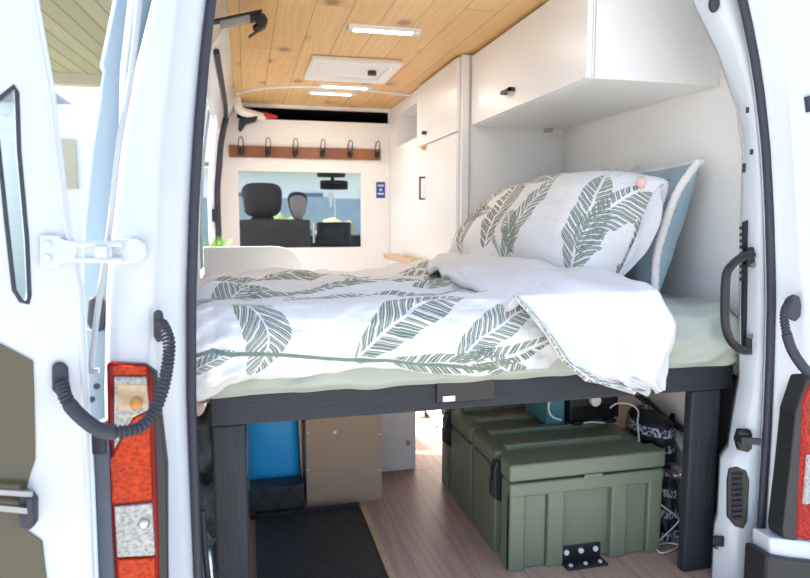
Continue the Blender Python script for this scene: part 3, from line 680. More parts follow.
# open niche cabinet by the partition
nx = .885
nc = thing('niche_cabinet', 'white cabinet with a grey open niche high beside the partition', 'cabinet', (1.1,3.6,0))
n0, n1, nz0, nz1 = 3.30, 3.78, 1.43, 1.61
b = MB().box(nx, XR-.004, 3.26, YF-.004, 0, nz0); b.box(nx, XR-.004, 3.26, YF-.004, nz1, ZC-.004); b.box(nx, XR-.004, 3.26, n0, nz0, nz1); b.box(nx, XR-.004, n1, YF-.004, nz0, nz1); b.build('cabinet_body', 'laminate', nc)
b = MB().box(nx+.16, nx+.17, n0, n1, nz0, nz1); b.build('niche_back', simple('grey_back_panel', (.42,.40,.36), .7), nc)
# bench counter with wooden top
kc = thing('small_counter', 'low white counter with a pale wooden top beside the wardrobe', 'counter', (.82,3.3,0))
b = MB().box(.80, tx-.004, 3.06, 3.60, 0, .775); b.build('counter_body', 'laminate', kc)
b = MB().box(.775, tx-.004, 3.0, 3.64, .778, .806); b.build('wooden_top', 'brown_wood', kc, bevel=.006)
# bench end panel at the foot of the bed
pts = [Vector((-.170,2.75,.5))]
for k in range(9):
    a = math.pi/2*k/8; pts.append(Vector((.12+.12*math.sin(a), 2.75, .765+.125*math.cos(a))))
pts += [Vector((.24,2.75,.5))]; pts.insert(1, Vector((-.170,2.75,.89)))
b = MB().prism(pts, (0,.02,0)); pn = b.build('bench_end_panel', 'laminate', bevel=.003); 
b2 = MB().box(-.13, .22, 2.772, 2.80, 0, .5)
tag(pn, 'white rounded end panel standing behind the foot of the bed', 'panel')
# panel legs so that it stands on the floor
lg = bpy.data.objects
for x in (-.14, .19): MB().box(x, x+.04, 2.75, 2.77, 0, .5).build('panel_support', 'laminate', pn)
# grass plant
pc = at(217,246,3.0)
gp = thing('potted_grass', 'small pot of bright green grass behind the rounded white panel', 'plant', (pc.x,3.0,.78))
b = MB().tube([(pc.x,3.0,.78),(pc.x,3.0,.85)], lambda t: lerp(.035,.045,t), 18); b.build('pot', 'grout', gp)
b = MB()
for k in range(130):
    a = random.uniform(0,6.28); r = random.uniform(0,.04); q = Vector((pc.x+r*math.cos(a), 3.0+r*math.sin(a), .845)); t = Vector((math.cos(a)*random.uniform(0,.05), math.sin(a)*random.uniform(0,.04), random.uniform(.05,.09)))
    sdv = Vector((-math.sin(a),math.cos(a),0))*.003
    b.add([q-sdv, q+sdv, q+t*.6+sdv*.7, q+t, q+t*.6-sdv*.7], [(0,1,2,3,4)])
tag(b.build('grass_blades', 'grass_leaf', gp), kind='stuff')
# little stand for the pot
tag(MB().box(pc.x-.07, pc.x+.10, 2.93, 3.10, 0, .78).build('side_stand', 'laminate'), 'narrow white stand carrying the pot of grass', 'stand')
# coat rail with six hooks
ra = at(229,145.5,YF-.02); rb = at(381,159,YF-.02)
cr = thing('coat_rail', 'reddish wooden coat rail with six black hooks on the partition', 'coat rack', ((ra.x+rb.x)/2, YF-.01, 1.39))
b = MB().box(ra.x, rb.x, YF-.018, YF, 1.366, 1.434); b.build('rail_board', 'rail', cr, bevel=.003)
for i in range(6):
    x = at(241+27.1*i,150,YF).x; z = 1.396
    b = MB().disc((x,YF-.018,z), (0,-1,0), .018, .006, 12)
    b.tube(spline([(x,YF-.022,z),(x-.004,YF-.04,z-.016),(x,YF-.055,z+.008)], 10), .009, 8); b.ball((x,YF-.055,z+.010), .012, 8, 6)
    b.tube(spline([(x-.010,YF-.022,z+.008),(x-.014,YF-.028,z+.035),(x-.010,YF-.05,z+.072),(x,YF-.055,z+.082),(x+.010,YF-.05,z+.072),(x+.014,YF-.028,z+.035),(x+.010,YF-.022,z+.008)], 24), .0028, 6)
    b.build('coat_hook', 'black_metal', cr)
# blue plate
bp_ = thing('blue_plate', 'small blue plate with pale marks on the white partition', 'sign', (.825,YF-.004,1.13))
b = MB().box(.797, .853, YF-.004, YF, 1.137, 1.235); b.build('plate', 'blue_sign', bp_)
b = MB().box(.806, .844, YF-.006, YF-.004, 1.208, 1.218); b.build('upper_bar', 'blue_sign_mark', bp_)
b = MB().box(.806, .844, YF-.006, YF-.004, 1.156, 1.168); b.build('lower_bar', 'blue_sign_mark', bp_)
b = MB().disc((.825,YF-.004,1.187), (0,-1,0), .009, .002, 14); b.build('round_mark', 'blue_sign_mark', bp_)
# ceiling fittings: vent and lights
rv = thing('roof_vent', 'white square roof vent with black knob in the pine ceiling', 'vent', (.48,2.98,ZC))
q = [atZ(311,66,1.664), atZ(398,69,1.664), atZ(387,84,1.664), atZ(306,81.5,1.664)]
vx0, vx1, vy0, vy1 = q[0].x-.01, q[1].x+.0, 2.74, 3.13
b = MB().box(vx0, vx1, vy0, vy0+.045, 1.655, ZC); b.box(vx0, vx1, vy1-.045, vy1, 1.655, ZC); b.box(vx0, vx0+.045, vy0+.045, vy1-.045, 1.655, ZC); b.box(vx1-.045, vx1, vy0+.045, vy1-.045, 1.655, ZC); b.build('vent_frame', 'white_plastic', rv, bevel=.008)
b = MB().grid(lambda u,v: (Vector((lerp(vx0+.045,vx1-.045,u), lerp(vy0+.045,vy1-.045,v), 1.672-.008*math.sin(math.pi*u)*math.sin(math.pi*v))),), 14, 10); b.build('blind', 'white_plastic', rv)
p = atZ(372,75,1.65); b = MB().disc((p.x,p.y,1.667), (0,0,-1), .02, .018, 14); b.build('crank_knob', 'black_metal', rv)
b = MB().prism([Vector((lerp(vx0+.09,vx1-.13,t), vy0+.046+.018*math.sin(math.pi*t), 1.664)) for t in [k/12 for k in range(13)]], (0,0,-.003)); b.build('pull_slot', 'dark', rv)
def led(px0, px1, py, label, zt=ZC):
    a = atZ(px0,py,zt-.012); c = atZ(px1,py,zt-.012); y = (a.y+c.y)/2
    o = thing('ceiling_light', label, 'light', ((a.x+c.x)/2,y,zt), 'slim strip lights on the ceiling')
    x0, x1 = at(px0,py,y).x, at(px1,py,y).x
    b = MB().box(x0, x1, y-.022, y+.022, zt-.010, zt); b.box(x0, x1, y-.022, y-.017, zt-.016, zt-.010); b.box(x0, x1, y+.017, y+.022, zt-.016, zt-.010); b.box(x0, x0+.02, y-.017, y+.017, zt-.016, zt-.010); b.box(x1-.03, x1, y-.017, y+.017, zt-.016, zt-.010); b.build('light_base', 'white_plastic', o, bevel=.001)
    MB().box(x0+.02, x1-.03, y-.017, y+.017, zt-.013, zt-.010).build('light_diffuser', 'led', o, bevel=.002)
led(348,420,31,'white strip light nearest the rear doors on the pine ceiling')
led(331,393,63,'white strip light just before the roof vent')
led(319,372,87,'white strip light just beyond the roof vent')
led(308,356,93.5,'farthest white strip light, beyond the white ceiling arc')
# steel bracket by the left ceiling edge
bk = thing('hatch_bracket', 'grey steel bracket with black catch under the left ceiling edge', 'bracket', tuple(atZ(248,22,1.62)))
p0, p1 = at(220,24,2.15), at(250,18,2.15); d = (p1-p0)/2
b = MB().obox((p0+p1)/2, d, (0,.012,0), (0,0,.013)); b.build('steel_bar', simple('warm_grey_steel', (.30,.29,.28), .5), bk, bevel=.002)
b = MB().obox(at(238,17,2.15), (at(262,12,2.15)-at(214,22,2.15))*.5, (0,.018,0), (0,0,.0035)); b.build('top_plate', 'black_metal', bk)
b = MB().prism([at(x,y,2.14) for x,y in ((248,17),(264,13),(268,19),(266,26),(260,30),(257,25),(256,20),(250,21))], (0,.03,0)); b.obox(at(255,33,2.15), (at(262,28,2.15)-at(249,37,2.15))*.5, (0,.008,0), (0,0,.004)); b.ball(at(257,28,2.15), .014, 10, 8); b.build('catch', 'plastic', bk, bevel=.002)
# white arm with red tip at the partition's upper left
am = thing('belt_arm', 'white arm with red tip and black base by the dark shelf', 'arm', tuple(at(245,118,3.85)))
b = MB().tube(spline([at(236,98,3.80), at(240,110,3.80), at(252,114,3.84), at(264,117,3.88)], 20), lambda t: lerp(.028,.022,t), 10); b.build('white_arm', 'white_plastic', am)
b = MB().tube(spline([at(263,115,3.87), at(270,116,3.89), at(277,117,3.91)], 8), lambda t: lerp(.02,.008,t), 10); b.build('red_tip', 'red', am)
b = MB().prism([at(x,y,3.82) for x,y in ((239,118),(258,116),(256,121),(246,124),(241,131),(238,130))], (0,.05,0)); b.build('black_base', 'plastic', am, bevel=.006)
b = MB().ball(at(228,80,3.4), .03, 10, 8, (1,1,1.6)); o = b.build('door_roller', 'black_metal'); tag(o, 'black roller block at the top of the sliding door opening', 'roller')

# ================================================================== BED
bed = thing('bed_frame', 'black stained timber bed frame carrying the mattress', 'bed frame', (.6,1.9,0))
BX0, BX1, BY = -.087, 1.313, 1.48
b = MB().box(BX0, BX1, BY, BY+.045, .531, .601); b.build('front_beam', 'beam', bed, bevel=.003)
b = MB().box(BX0+.002, -.012, BY+.002, BY+.062, 0, .530); b.build('leg', 'post', bed, bevel=.004)
b = MB().box(1.186, 1.282, BY+.004, BY+.036, 0, .530); b.build('leg', 'post', bed, bevel=.006)
b = MB().box(BX0, -.012, 2.50, 2.56, 0, .530); b.build('leg', 'post', bed, bevel=.004)
b = MB().box(1.20, 1.276, 2.50, 2.56, 0, .530); b.build('leg', 'post', bed, bevel=.004)
b = MB().box(-.13, 1.335, BY+.046, 2.565, .575, .598); b.build('platform', 'mdf', bed)
b = MB().box(-.10, 1.32, 2.52, 2.565, .531, .574); b.build('rear_beam', 'beam', bed)
p0, p1 = at(437,381,BY-.01), at(495,401,BY-.01)
b = MB().box(p0.x, p1.x, BY-.010, BY-.001, p1.z+.004, p0.z); pl = b.build('beam_plate', 'black_metal', bed, bevel=.002)
p0, p1 = at(443,396.5,BY-.013), at(455,401,BY-.013)
b = MB().box(p0.x, p1.x, BY-.014, BY-.0105, p1.z, p0.z); b.build('plate_tab', 'white_plastic', pl)
for (x,y) in ((236,400),(220,418),(716,379)): MB().disc(at(x,y,BY), (0,-1,0), .0035, .002, 8).build('screw', 'plastic', bed)

# mattress under its sage sheet
mx0, mx1, my0, my1, mz0, mz1 = -.145, 1.338, 1.462, 2.56, .602, .768
def matt(u, v):
    # v runs round the section: front bottom, front, top, back
    x = lerp(mx0, mx1, u); ex = min(u, 1-u)*(mx1-mx0)
    rnd = max(0, 1-ex/.07)**2
    path = [(0,(my0+.01,mz0)),(.06,(my0-.014,mz0+.02)),(.22,(my0-.026,mz0+.085)),(.34,(my0-.006,mz1-.02)),(.38,(my0+.03,mz1)),(.9,(my1-.03,mz1)),(.95,(my1,mz1-.03)),(1,(my1,mz0))]
    y = interp([(a,c[0]) for a,c in path], v); z = interp([(a,c[1]) for a,c in path], v)
    z -= rnd*.045*max(0,(z-mz0)/(mz1-mz0)); y += rnd*.03*max(0,1-v/.4)
    wr = .010*math.sin(x*38+6*N(x*3,v*4))*sstep(0,.1,v)*(1-sstep(.36,.6,v)) + .012*N(x*7,v*9,2)
    wr2 = .012*N(x*4+v*14, v*10, 5)*sstep(.3,.4,v)
    sag = -.008*max(0, N(x*9,1.3,8))*(1-sstep(.02,.10,v))
    p = Vector((x, y-wr*(1-sstep(.3,.4,v))*(.6+.4*abs(N(x*2,0,3))), z+wr2+sag))
    if x > 1.0 and v < .5:
        k = sstep(1.0,1.3,x); d = abs(((x-1.05)*1.2 - (v-.1)*.9)*34)
        p.y -= .006*k*math.cos(d); p.z += .007*k*math.cos(d)*sstep(.25,.4,v)
    return (p,)
b = MB().grid(matt, 150, 90)
mo = b.build('mattress', 'sheet'); tag(mo, 'mattress in a pale sage green fitted sheet on the black frame', 'mattress')

# duvet ----------------------------------------------------------
DY0, DY1 = 1.405, 2.562
hemz = [(-.15,.606),(-.10,.608),(-.07,.618),(-.045,.638),(.0,.650),(.1,.648),(.2,.656),(.27,.662),(.36,.648),(.45,.632),(.6,.626),(.75,.630),(.9,.640),(1.0,.640)]
LF = .215
def duv(u, v):
    x = lerp(-.152, .90, u); hz = interp(hemz, x); top = .812
    topfar = .800
    LD = 1.16
    # arc length coordinate s from hem
    front = top-hz; tot = front+LD; s = v*tot
    fv = LF*0 + (s-front)              # >0 on top
    if s < front:
        t = s/front; z = lerp(hz, top, t)
        y = DY0 - .030*math.sin(math.pi*min(1,t*1.05))*(.8+.5*N(x*3.2,t*1.5,1)) + .06*max(0,t-.72)**2/.28**2*.5
        cr = 0.0
        if t < .16: y += (.16-t)*.10
        crease = .013*N(x*9+t*5, t*4, 4) + .007*N(x*22-t*9, t*9, 6) + .006*math.sin(x*38 + t*7 + 6*N(x*2,t*2,7))*(1-t)
        lft = 1-sstep(-.12,.12,x)
        crease += lft*.016*N(x*20,t*6,9)
        y += .045*sstep(.55,.80,x)
        p = Vector((x, y-crease, z))
    else:
        k = (s-front)/LD; y = DY0+.030 + k*(DY1-DY0-.03); z = lerp(top, topfar, k)
        z += .018*math.sin(math.pi*min(1,k*5))*(.4) 
        amp = .030*sstep(.02,.16,k)
        z += amp*(N(x*3.4,y*6.5,1)+.7*N(x*7+2*y,y*13,4)) + .020*abs(N(x*9-y*6,y*16,6))*sstep(.03,.1,k)
        # deep folds that run across the bed behind the front roll
        z -= .020*math.exp(-((k-.13-.03*N(x*3,0,5))/.035)**2)
        z += .016*math.exp(-((k-.20-.04*N(x*4,2,5))/.04)**2)
        z -= .05*sstep(.94,1,k)
        z += .035*sstep(.45,.95,x)*sstep(.1,.5,k)
        p = Vector((x, y, z))
    # roll the left end down against the wall
    le = 1-sstep(-.152,-.08,x); p.z -= .014*le*(1 if s>front else max(0,(s/front-.5))*2)
    return (p, (x, s - front + .18))
def fr(px, py):                              # cloth coordinates of a point on the hanging front
    p = at(px, py, DY0-.02); return p.x, p.z-.812+.18
def leafpx(a, c, w, be, f): return (*fr(*a), *fr(*c), w, be, f)
LV = [leafpx((232,300),(252,377),.050,.055,9),
      leafpx((356,362),(474,291),.048,.030,11),
      leafpx((452,366),(540,309),.040,.020,13),
      leafpx((388,361),(560,340),.030,-.030,14),
      leafpx((188,377),(236,352),.016,.01,7),
      leafpx((560,400),(470,350),.03,.0,11)]
for (u,v,a,L,w) in ((.0,.36,.2,.3,.05),(-.06,.26,1.0,.2,.05),(.22,.30,-.1,.30,.05),(.42,.42,.3,.34,.06),(.12,.55,.1,.38,.06),(.5,.60,.25,.40,.07),(.30,.78,.2,.4,.07),(.62,.36,.5,.28,.06),(.66,.8,.3,.4,.07),(.02,.95,0,.4,.07),(.5,1.0,.2,.4,.08),(.35,.235,.1,.26,.03),(.08,.24,.05,.22,.028),(.75,.55,2.2,.3,.06),(-.1,.45,.6,.25,.05),(-.12,.68,.3,.3,.06),(.28,.62,-.2,.3,.06),(.05,.80,.4,.3,.06),(.2,.50,2.6,.22,.04),(.55,.255,.15,.22,.028),(-.13,.215,.3,.16,.025),(.5,.48,-.2,.25,.05)):
    LV.append((u, v, u+L*math.cos(a), v+L*math.sin(a), w, .03, 10))
SP = [(193,356),(212,350),(232,354),(262,354),(330,359),(385,362),(440,366),(500,372)]
ST = [(*fr(*a), *fr(*c), .0042) for a, c in zip(SP, SP[1:])]
VB, VC = .20, .52
def reach(l): return min(l[1],l[3])-l[4]-.03, max(l[1],l[3])+l[4]+.03
M['duvet'] = leaf_cloth('leaf_print_duvet', [l for l in LV if reach(l)[0] < VB], ST)
M['duvet_top'] = leaf_cloth('leaf_print_duvet_top', [l for l in LV if reach(l)[1] > VB and reach(l)[0] < VC], ())
M['duvet_far'] = leaf_cloth('leaf_print_duvet_far', [l for l in LV if reach(l)[1] > VC], ())
M['duvet_back'] = leaf_cloth('plain_white_cotton', [], [], base=(.72,.72,.74))
dv = thing('duvet', 'white duvet with green banana leaf print hanging over the bed front', 'duvet', (.4,1.9,.78))
b = MB().grid(duv, 230, 210); dc = b.build('duvet_cover', 'duvet', dv, solid=.018, off=-1)
dc.data.materials.append(M['duvet_top']); dc.data.materials.append(M['duvet_far'])
for p in dc.data.polygons:
    cv = sum(dc.data.uv_layers[0].data[i].uv.y for i in p.loop_indices)/len(p.loop_indices)
    p.material_index = (cv > VB) + (cv > VC)
# turned back end: plain underside, draped over the front of the bed
def flap(u, v):
    # v: 0 far -> .62 at the top front edge -> 1 at the lower hem
    if v < .62:
        k = v/.62
        xl = interp([(0,.66),(.35,.57),(.7,.545),(1,.60)], k); xr = interp([(0,1.0),(.3,.98),(.6,.99),(1,1.035)], k)
        x = lerp(xl, xr, u); y = lerp(2.3, 1.40, k)
        hump = interp([(0,.865),(.4,.872),(.75,.862),(1,.828)], k)
        z = hump - .022*(1-sstep(0,.12,u)) - .105*max(0,u-.86)**2/.14**2*.75 + .012*math.sin(math.pi*u)
        z += .022*N(x*6,y*7,11)+.012*N(x*14+y*5,y*11,12)
        p = Vector((x,y,z))
    else:
        k = (v-.62)/.38
        xl = interp([(0,.60),(.25,.655),(.6,.715),(.85,.79),(1,.93)], k); xr = interp([(0,1.035),(.25,1.06),(.7,1.062),(1,1.06)], k)
        zb = lerp(.59-.012, .560, u) if u > .0 else .578
        x = lerp(xl, xr, u); z = lerp(.828, lerp(.575,.560,u), k**.95)
        y = 1.40 - .050*math.sin(math.pi*min(1,.25+k*.62)) + .018*k
        y += .05*max(0,u-.86)**2/.14**2
        z -= .105*max(0,u-.86)**2/.14**2*.75*(1-k)
        y -= .012*math.sin(u*15 + k*3 + 4*N(u*2,k*2,14))*sstep(0,.5,k) + .016*N(x*9,z*9,15) + .006*N(x*24,z*20,16)
        p = Vector((x,y,z))
    return (p, (p.x, p.z+ (2.4-p.y)))
b = MB().grid(flap, 110, 150); fo = b.build('turned_back_end', 'duvet_back', dv, solid=.016, off=-1)
# printed edge that shows along the lower hem of the turned back end
def flap_hem(u, v):
    t = u; a = flap(lerp(0,.62,t)*0+t*.0, .62+.38*lerp(.0,1,t))[0]
    k = .62+.38*t; w = .012+.012*abs(N(t*9,0,3))
    q = flap(0.0, k)[0]; q2 = flap(.02+.03*t+.30*t**5, k)[0]
    p = q.lerp(q2, v); p.y -= .006+.006*math.sin(math.pi*v)
    return (p, (t*.36, v*.03))
M['hem_print'] = leaf_cloth('leaf_print_hem', [(-.02,.02,.12,.0,.02,.0,7),(.10,.012,.24,.01,.022,.0,7),(.22,.01,.40,.02,.024,.0,8)], ())
b = MB().grid(flap_hem, 60, 6); b.build('hem_band', 'hem_print', dv)

# pillows --------------------------------------------------------
def pillow(b, c, ax, ay, az, n=48, pw=2.6, seed=0, flange=0.0, wr=.012):
    """ax, ay: half edge vectors, az: half thickness vector; front is +az"""
    c, ax, ay, az = map(Vector, (c,ax,ay,az)); lx, ly, nz = ax.length, ay.length, az.normalized()
    for sgn in (1,-1):
        def fn(u, v):
            x = 2*u-1; y = 2*v-1
            k = max(0,(1-abs(x)**pw))*max(0,(1-abs(y)**pw)); t = k**.48
            # corners pulled out, edges pulled in
            ex = x*(1-.07*(1-abs(y)**2)*abs(x)**3); ey = y*(1-.07*(1-abs(x)**2)*abs(y)**3)
            d = sgn*t + 0
            w = wr*(N(x*2.2+seed,y*2.2,sgn*3)+.5*N(x*5,y*5+seed,sgn*5))*min(1,k*3)
            return (c+ax*ex+ay*ey+az*d+nz*w, (x*lx, y*ly))
        b.grid(fn, n, n)
    return b
# far leaf pillow
PL1 = [(-.18,-.16,-.02,.14,.06,.02,11),(.0,-.20,.10,.16,.06,-.02,12),(.16,-.18,.22,.16,.055,.01,12),(-.30,-.10,-.22,.12,.04,.01,9),(-.06,-.02,.20,-.12,.04,.02,10),(-.02,.20,.30,.12,.05,.0,10)]
M['pillow_far'] = leaf_cloth('leaf_print_pillow_far', PL1, (), ink=(.16,.17,.12))
fp = thing('leaf_pillow', 'leaf printed pillow lying behind, nearest the wardrobe', 'pillow', (1.0,2.2,.8), 'leaf printed pillows')
b = MB(); pillow(b, (.965,2.215,.955), (.0,.29,.0), (.165,-.02,.155), (-.105,-.01,.095), seed=3); b.build('pillowcase', 'pillow_far', fp, weld=True)
# near leaf pillow
PL2 = [(-.222,-.205,-.165,.135,.046,.028,16),(-.238,-.13,-.272,.14,.030,-.010,14),(.10,-.19,.00,.10,.05,.03,12),(.16,-.08,.24,.16,.05,.02,12),(.12,-.19,.24,-.14,.05,.0,10),(.02,.10,.22,.17,.05,.0,10),(.03,-.17,.12,-.04,.04,.01,10)]
M['pillow_near'] = leaf_cloth('leaf_print_pillow_near', PL2, ())
np_ = thing('leaf_pillow', 'plump leaf printed pillow nearest the rear doors', 'pillow', (1.05,1.78,.8), 'leaf printed pillows')
b = MB(); pillow(b, (1.005,1.875,.965), (-.050,.275,.005), (.125,.01,.155), (-.132,-.035,.098), seed=8); b.build('pillowcase', 'pillow_near', np_, weld=True)
# open flap of the pillowcase at its near end
b = MB().grid(lambda u,v: (Vector((lerp(1.02,1.150,v)+.05*u*math.sin(math.pi*min(1,v*1.1))+.01*math.sin(3*u+5*v), 1.625-.035*u*(.4+.6*math.sin(math.pi*v)), lerp(.835,1.09,v)-.012*u*math.cos(v*3)+.012*N(u*3,v*5,2))),), 14, 24); b.build('pillowcase_flap', 'duvet_back', np_, solid=.004)
# blue cushions
bc = thing('blue_cushion', 'blue linen cushion with white fringe leaning upright on the right wall', 'cushion', (1.25,1.75,.78), 'blue fringed cushions')
cc = Vector((1.225,1.83,.975)); cax = Vector((.0,.215,-.004)); cay = Vector((.066,.004,.193)); caz = Vector((-.055,-.010,.019))
b = MB(); pillow(b, cc, cax, cay, caz, seed=5, wr=.010); b.build('cushion_body', 'blue_linen', bc, weld=True)
def fringe(name, P, par, nrm, along, n, spread, mat='fringe', band=.010):
    b = MB(); 
    L = [Vector(p) for p in P]
    b.tube(spline(L, 40), lambda t: band*(.95+.07*math.sin(t*90)), 8)
    sp_ = spline(L, n)
    for q in sp_:
        d = Vector(nrm)*random.uniform(.7,1.15) + Vector((random.uniform(-1,1),random.uniform(-1,1),random.uniform(-1,1)))*spread
        b.tube([q, q+d*.5+Vector((0,0,-.002)), q+d], lambda t: .0035*(1-.5*t), 5)
    return b.build(name, mat, par)
A = lambda x, y, t=0: cc + cax*x + cay*y + caz*t
fringe('fringe', [A(-.93,-.97,.12), A(-.86,-.5,.50), A(-.84,0,.56), A(-.86,.5,.50), A(-.95,.98,.10)], bc, -cax.normalized()*.011, None, 120, .003, band=.013)
fringe('fringe', [A(-.99,.99), A(-.5,.935), A(0,.93), A(.5,.935), A(.99,.99)], bc, cay.normalized()*.012, None, 100, .004, band=.008)
b2c = thing('blue_cushion', 'blue fringed cushion peeping out behind the leaf printed pillows', 'cushion', (1.25,2.25,.78), 'blue fringed cushions')
cc2 = Vector((1.255,2.22,.97)); ca2 = Vector((-.01,.22,0)); cb2 = Vector((.05,.0,.205)); cz2 = Vector((-.055,0,.012))
b = MB(); pillow(b, cc2, ca2, cb2, cz2, seed=2); b.build('cushion_body', 'blue_linen', b2c, weld=True)
A2 = lambda x, y: cc2 + ca2*x + cb2*y
fringe('fringe', [A2(-.99,.99), A2(-.5,.935), A2(0,.93), A2(.5,.935), A2(.99,.99)], b2c, cb2.normalized()*.024, None, 60, .008)
q = at(641,182,1.60); b = MB().ball(q, .014, 12, 8, (1,1,1.1), lambda d: 1+.18*N(d.x*300,d.y*300,d.z*300)); b.tube([q, q+Vector((.006,0,-.02))], .004, 6); b.build('pink_tassel', 'pink', bc)

# ================================================================== UNDER THE BED
# green case : built in box coordinates  (x right, y back)
gx0, gx1, gy0, gy1 = .704, 1.196, 1.604, 2.255
gc = thing('storage_case', 'olive green moulded storage case under the bed', 'case', ((gx0+gx1)/2, (gy0+gy1)/2, 0))
zl = .262; zt = .318
b = MB(); i_ = .022
b.box(gx0+i_, gx1-i_, gy0+i_, gy1-i_, 0, zl)
W = gx1-gx0; Dp = gy1-gy0
# front: raised columns and upper rail
for (a, c) in ((0,.095),(.24,.345),(.655,.76),(.905,1.0)): b.box(gx0+a*W, gx0+c*W, gy0, gy0+i_+.004, 0 if a in (0,.24,.655) or c==1.0 else .0, .232)
b.box(gx0-.001, gx1+.001, gy0-.001, gy0+i_+.004, .220, zl-.0015)
for (a, c) in ((.095,.24),(.76,.905)): b.box(gx0+a*W, gx0+c*W, gy0+.012, gy0+i_+.004, .0, .225)
# sides: corner columns and wide middle blocks, latch recesses between
for (a, c) in ((0,.105),(.175,.475),(.515,.83),(.90,1)):
    y0, y1 = gy0+a*Dp+(.003 if a == 0 else 0), gy0+c*Dp
    for (x0, x1) in ((gx0-.0, gx0+i_+.004), (gx1-i_-.004, gx1)): b.box(x0, x1, y0, y1, 0, zl)
b.build('case_body', 'green_poly', gc, bevel=.006, seg=3)
b = MB()
b.box(gx0+.018, gx1-.018, gy0+.02, gy1-.02, zl+.004, zt-.004)
b.box(gx0-.004, gx1+.004, gy0-.004, gy0+.105*Dp, zl+.006, zt); b.box(gx0-.002, gx1+.002, gy0+.175*Dp, gy0+.475*Dp, zl+.006, zt-.002); b.box(gx0-.002, gx1+.002, gy0+.515*Dp, gy0+.83*Dp, zl+.006, zt-.002); b.box(gx0-.004, gx1+.004, gy0+.90*Dp, gy1+.004, zl+.006, zt)
ld = b.build('case_lid', 'green_poly', gc, bevel=.007, seg=3)
for yy in (1.735,1.865,1.995,2.12):
    b = MB().box(gx0+.035, gx1-.065, yy-.014, yy+.014, zt-.004, zt+.014); b.build('lid_rib', 'green_poly', ld, bevel=.005, seg=3)
for yy in (gy0+.14*Dp, gy0+.865*Dp):
    b = MB().prism([Vector((gx0+.004,yy-.016,.296)), Vector((gx0-.012,yy-.016,.300)), Vector((gx0-.020,yy-.016,.27)), Vector((gx0-.018,yy-.016,.19)), Vector((gx0+.006,yy-.016,.175)), Vector((gx0+.018,yy-.016,.20))], (0,.032,0)); lt = b.build('latch', 'black_metal', gc, bevel=.003)
    b = MB().box(gx0-.024, gx0-.018, yy-.011, yy+.011, .195, .245); b.build('latch_lever', 'plastic', lt, bevel=.002)
b = MB().box(gx0+.46*W, gx0+.58*W, gy0-.006, gy0+.0, zl-.004, zl+.008); b.build('lid_lip', 'green_poly', ld, bevel=.002)
# L bracket bolted to case and floor
p0, p1 = at(562,555,1.60), at(606,549,1.60)
br = thing('angle_bracket', 'black steel angle bracket bolted to the case and floor', 'bracket', (.93,1.6,0))
bx0, bx1 = gx0+.350*W, gx0+.615*W
bx0 -= .006; bx1 -= .006
b = MB().box(bx0, bx1, gy0+.012, gy0+.018, .002, .047); b.box(bx0, bx1, gy0-.034, gy0+.012, .001, .006); b.build('bracket_plate', 'black_metal', br, bevel=.001)
M['bolt'] = simple('bright_bolt', (.75,.77,.8), .35)
for k in range(3):
    MB().disc((lerp(bx0+.018,bx1-.018,k/2), gy0+.012, .032), (0,-1,0), .0080, .005, 14).build('bolt', 'bolt', br)
    MB().disc((lerp(bx0+.018,bx1-.018,k/2), gy0-.018, .006), (0,0,1), .006, .004, 12).build('bolt', 'bolt', br)
# charger on the case, with fins and cables
iv = thing('battery_charger', 'black finned battery charger standing on the green case', 'charger', (1.1,1.93,.331))
ix0, ix1, iy0, iy1 = 1.015, 1.19, 1.845, 2.03
b = MB().box(ix0, ix1, iy0, iy1, .345, .43); b.box(ix0+.01, ix0+.04, iy0-.012, iy1, .331, .345); b.box(ix1-.04, ix1-.01, iy0-.012, iy1, .331, .345); b.build('charger_body', 'plastic', iv, bevel=.004)
b = MB()
for k in range(22): x = lerp(ix0+.006, ix1-.006, k/21); b.box(x-.0018, x+.0018, iy0-.010, iy0, .352, .392)
fn_ = b.build('cooling_fins', 'black_metal', iv)
b = MB().disc((lerp(ix0,ix1,.47), iy0-.004, .412), (0,-1,0), .018, .014, 16); b.build('white_knob', 'white_plastic', iv, bevel=.003)
b = MB().box(ix0-.075, ix0-.008, iy0+.02, iy1, .331, .43); o = b.build('teal_module', 'teal', bevel=.006); tag(o, 'small teal electrical module beside the black charger', 'module')
def cable(name, pts, r, mat, label, cat='cable', group=None):
    o = MB().tube(spline(pts, 60), r, 8).build(name, mat); return tag(o, label, cat, group)
cable('cable', [at(549,402,1.83), at(549,411,1.825), at(553,417,1.82), at(561,420,1.82)], .0032, 'cable_white', 'short white cable looping beside the teal module')
cable('cable', [at(584,423,1.825), at(592,422,1.82), at(604,423,1.825)], .003, 'cable_white', 'short pale cable along the charger foot')
cable('cable', [at(610,408,1.80), at(617,403.5,1.80), at(630,404,1.79), at(638,411,1.77), at(637.5,422,1.74), at(638.5,432,1.72), atZ(639,441,.322)], .003, 'cable_white', 'thin white cable hooking down to the case lid')
cable('cable', [at(655,480,1.66)+Vector((.0,0,0)), at(657,500,1.62), at(676,516,1.62), at(678,522,1.62), at(660,540,1.62), at(655,546,1.62)], .0024, 'cable_white', 'pale cable hanging between the case and the right post')
cable('cable', [atZ(656,541,.006), atZ(670,536,.006), atZ(684,539,.006), atZ(676,548,.006), atZ(662,553,.006), atZ(656,547,.006), atZ(668,543,.008), atZ(690,547,.006)], .0024, 'cable_white', 'white cable coiled on the floor beside the right post')
cable('cable', [atZ(660,534,.006), atZ(672,531,.006), atZ(690,532,.006)], .0024, 'cable_white', 'white cable lying flat behind the right post')
cable('corrugated_pipe', [atX(x,y,1.336) for x,y in ((636,394),(648,403),(660,414),(673,423),(686,432),(699,447))], .0105, 'rubber', 'black corrugated pipe sloping down the right wall', 'pipe')
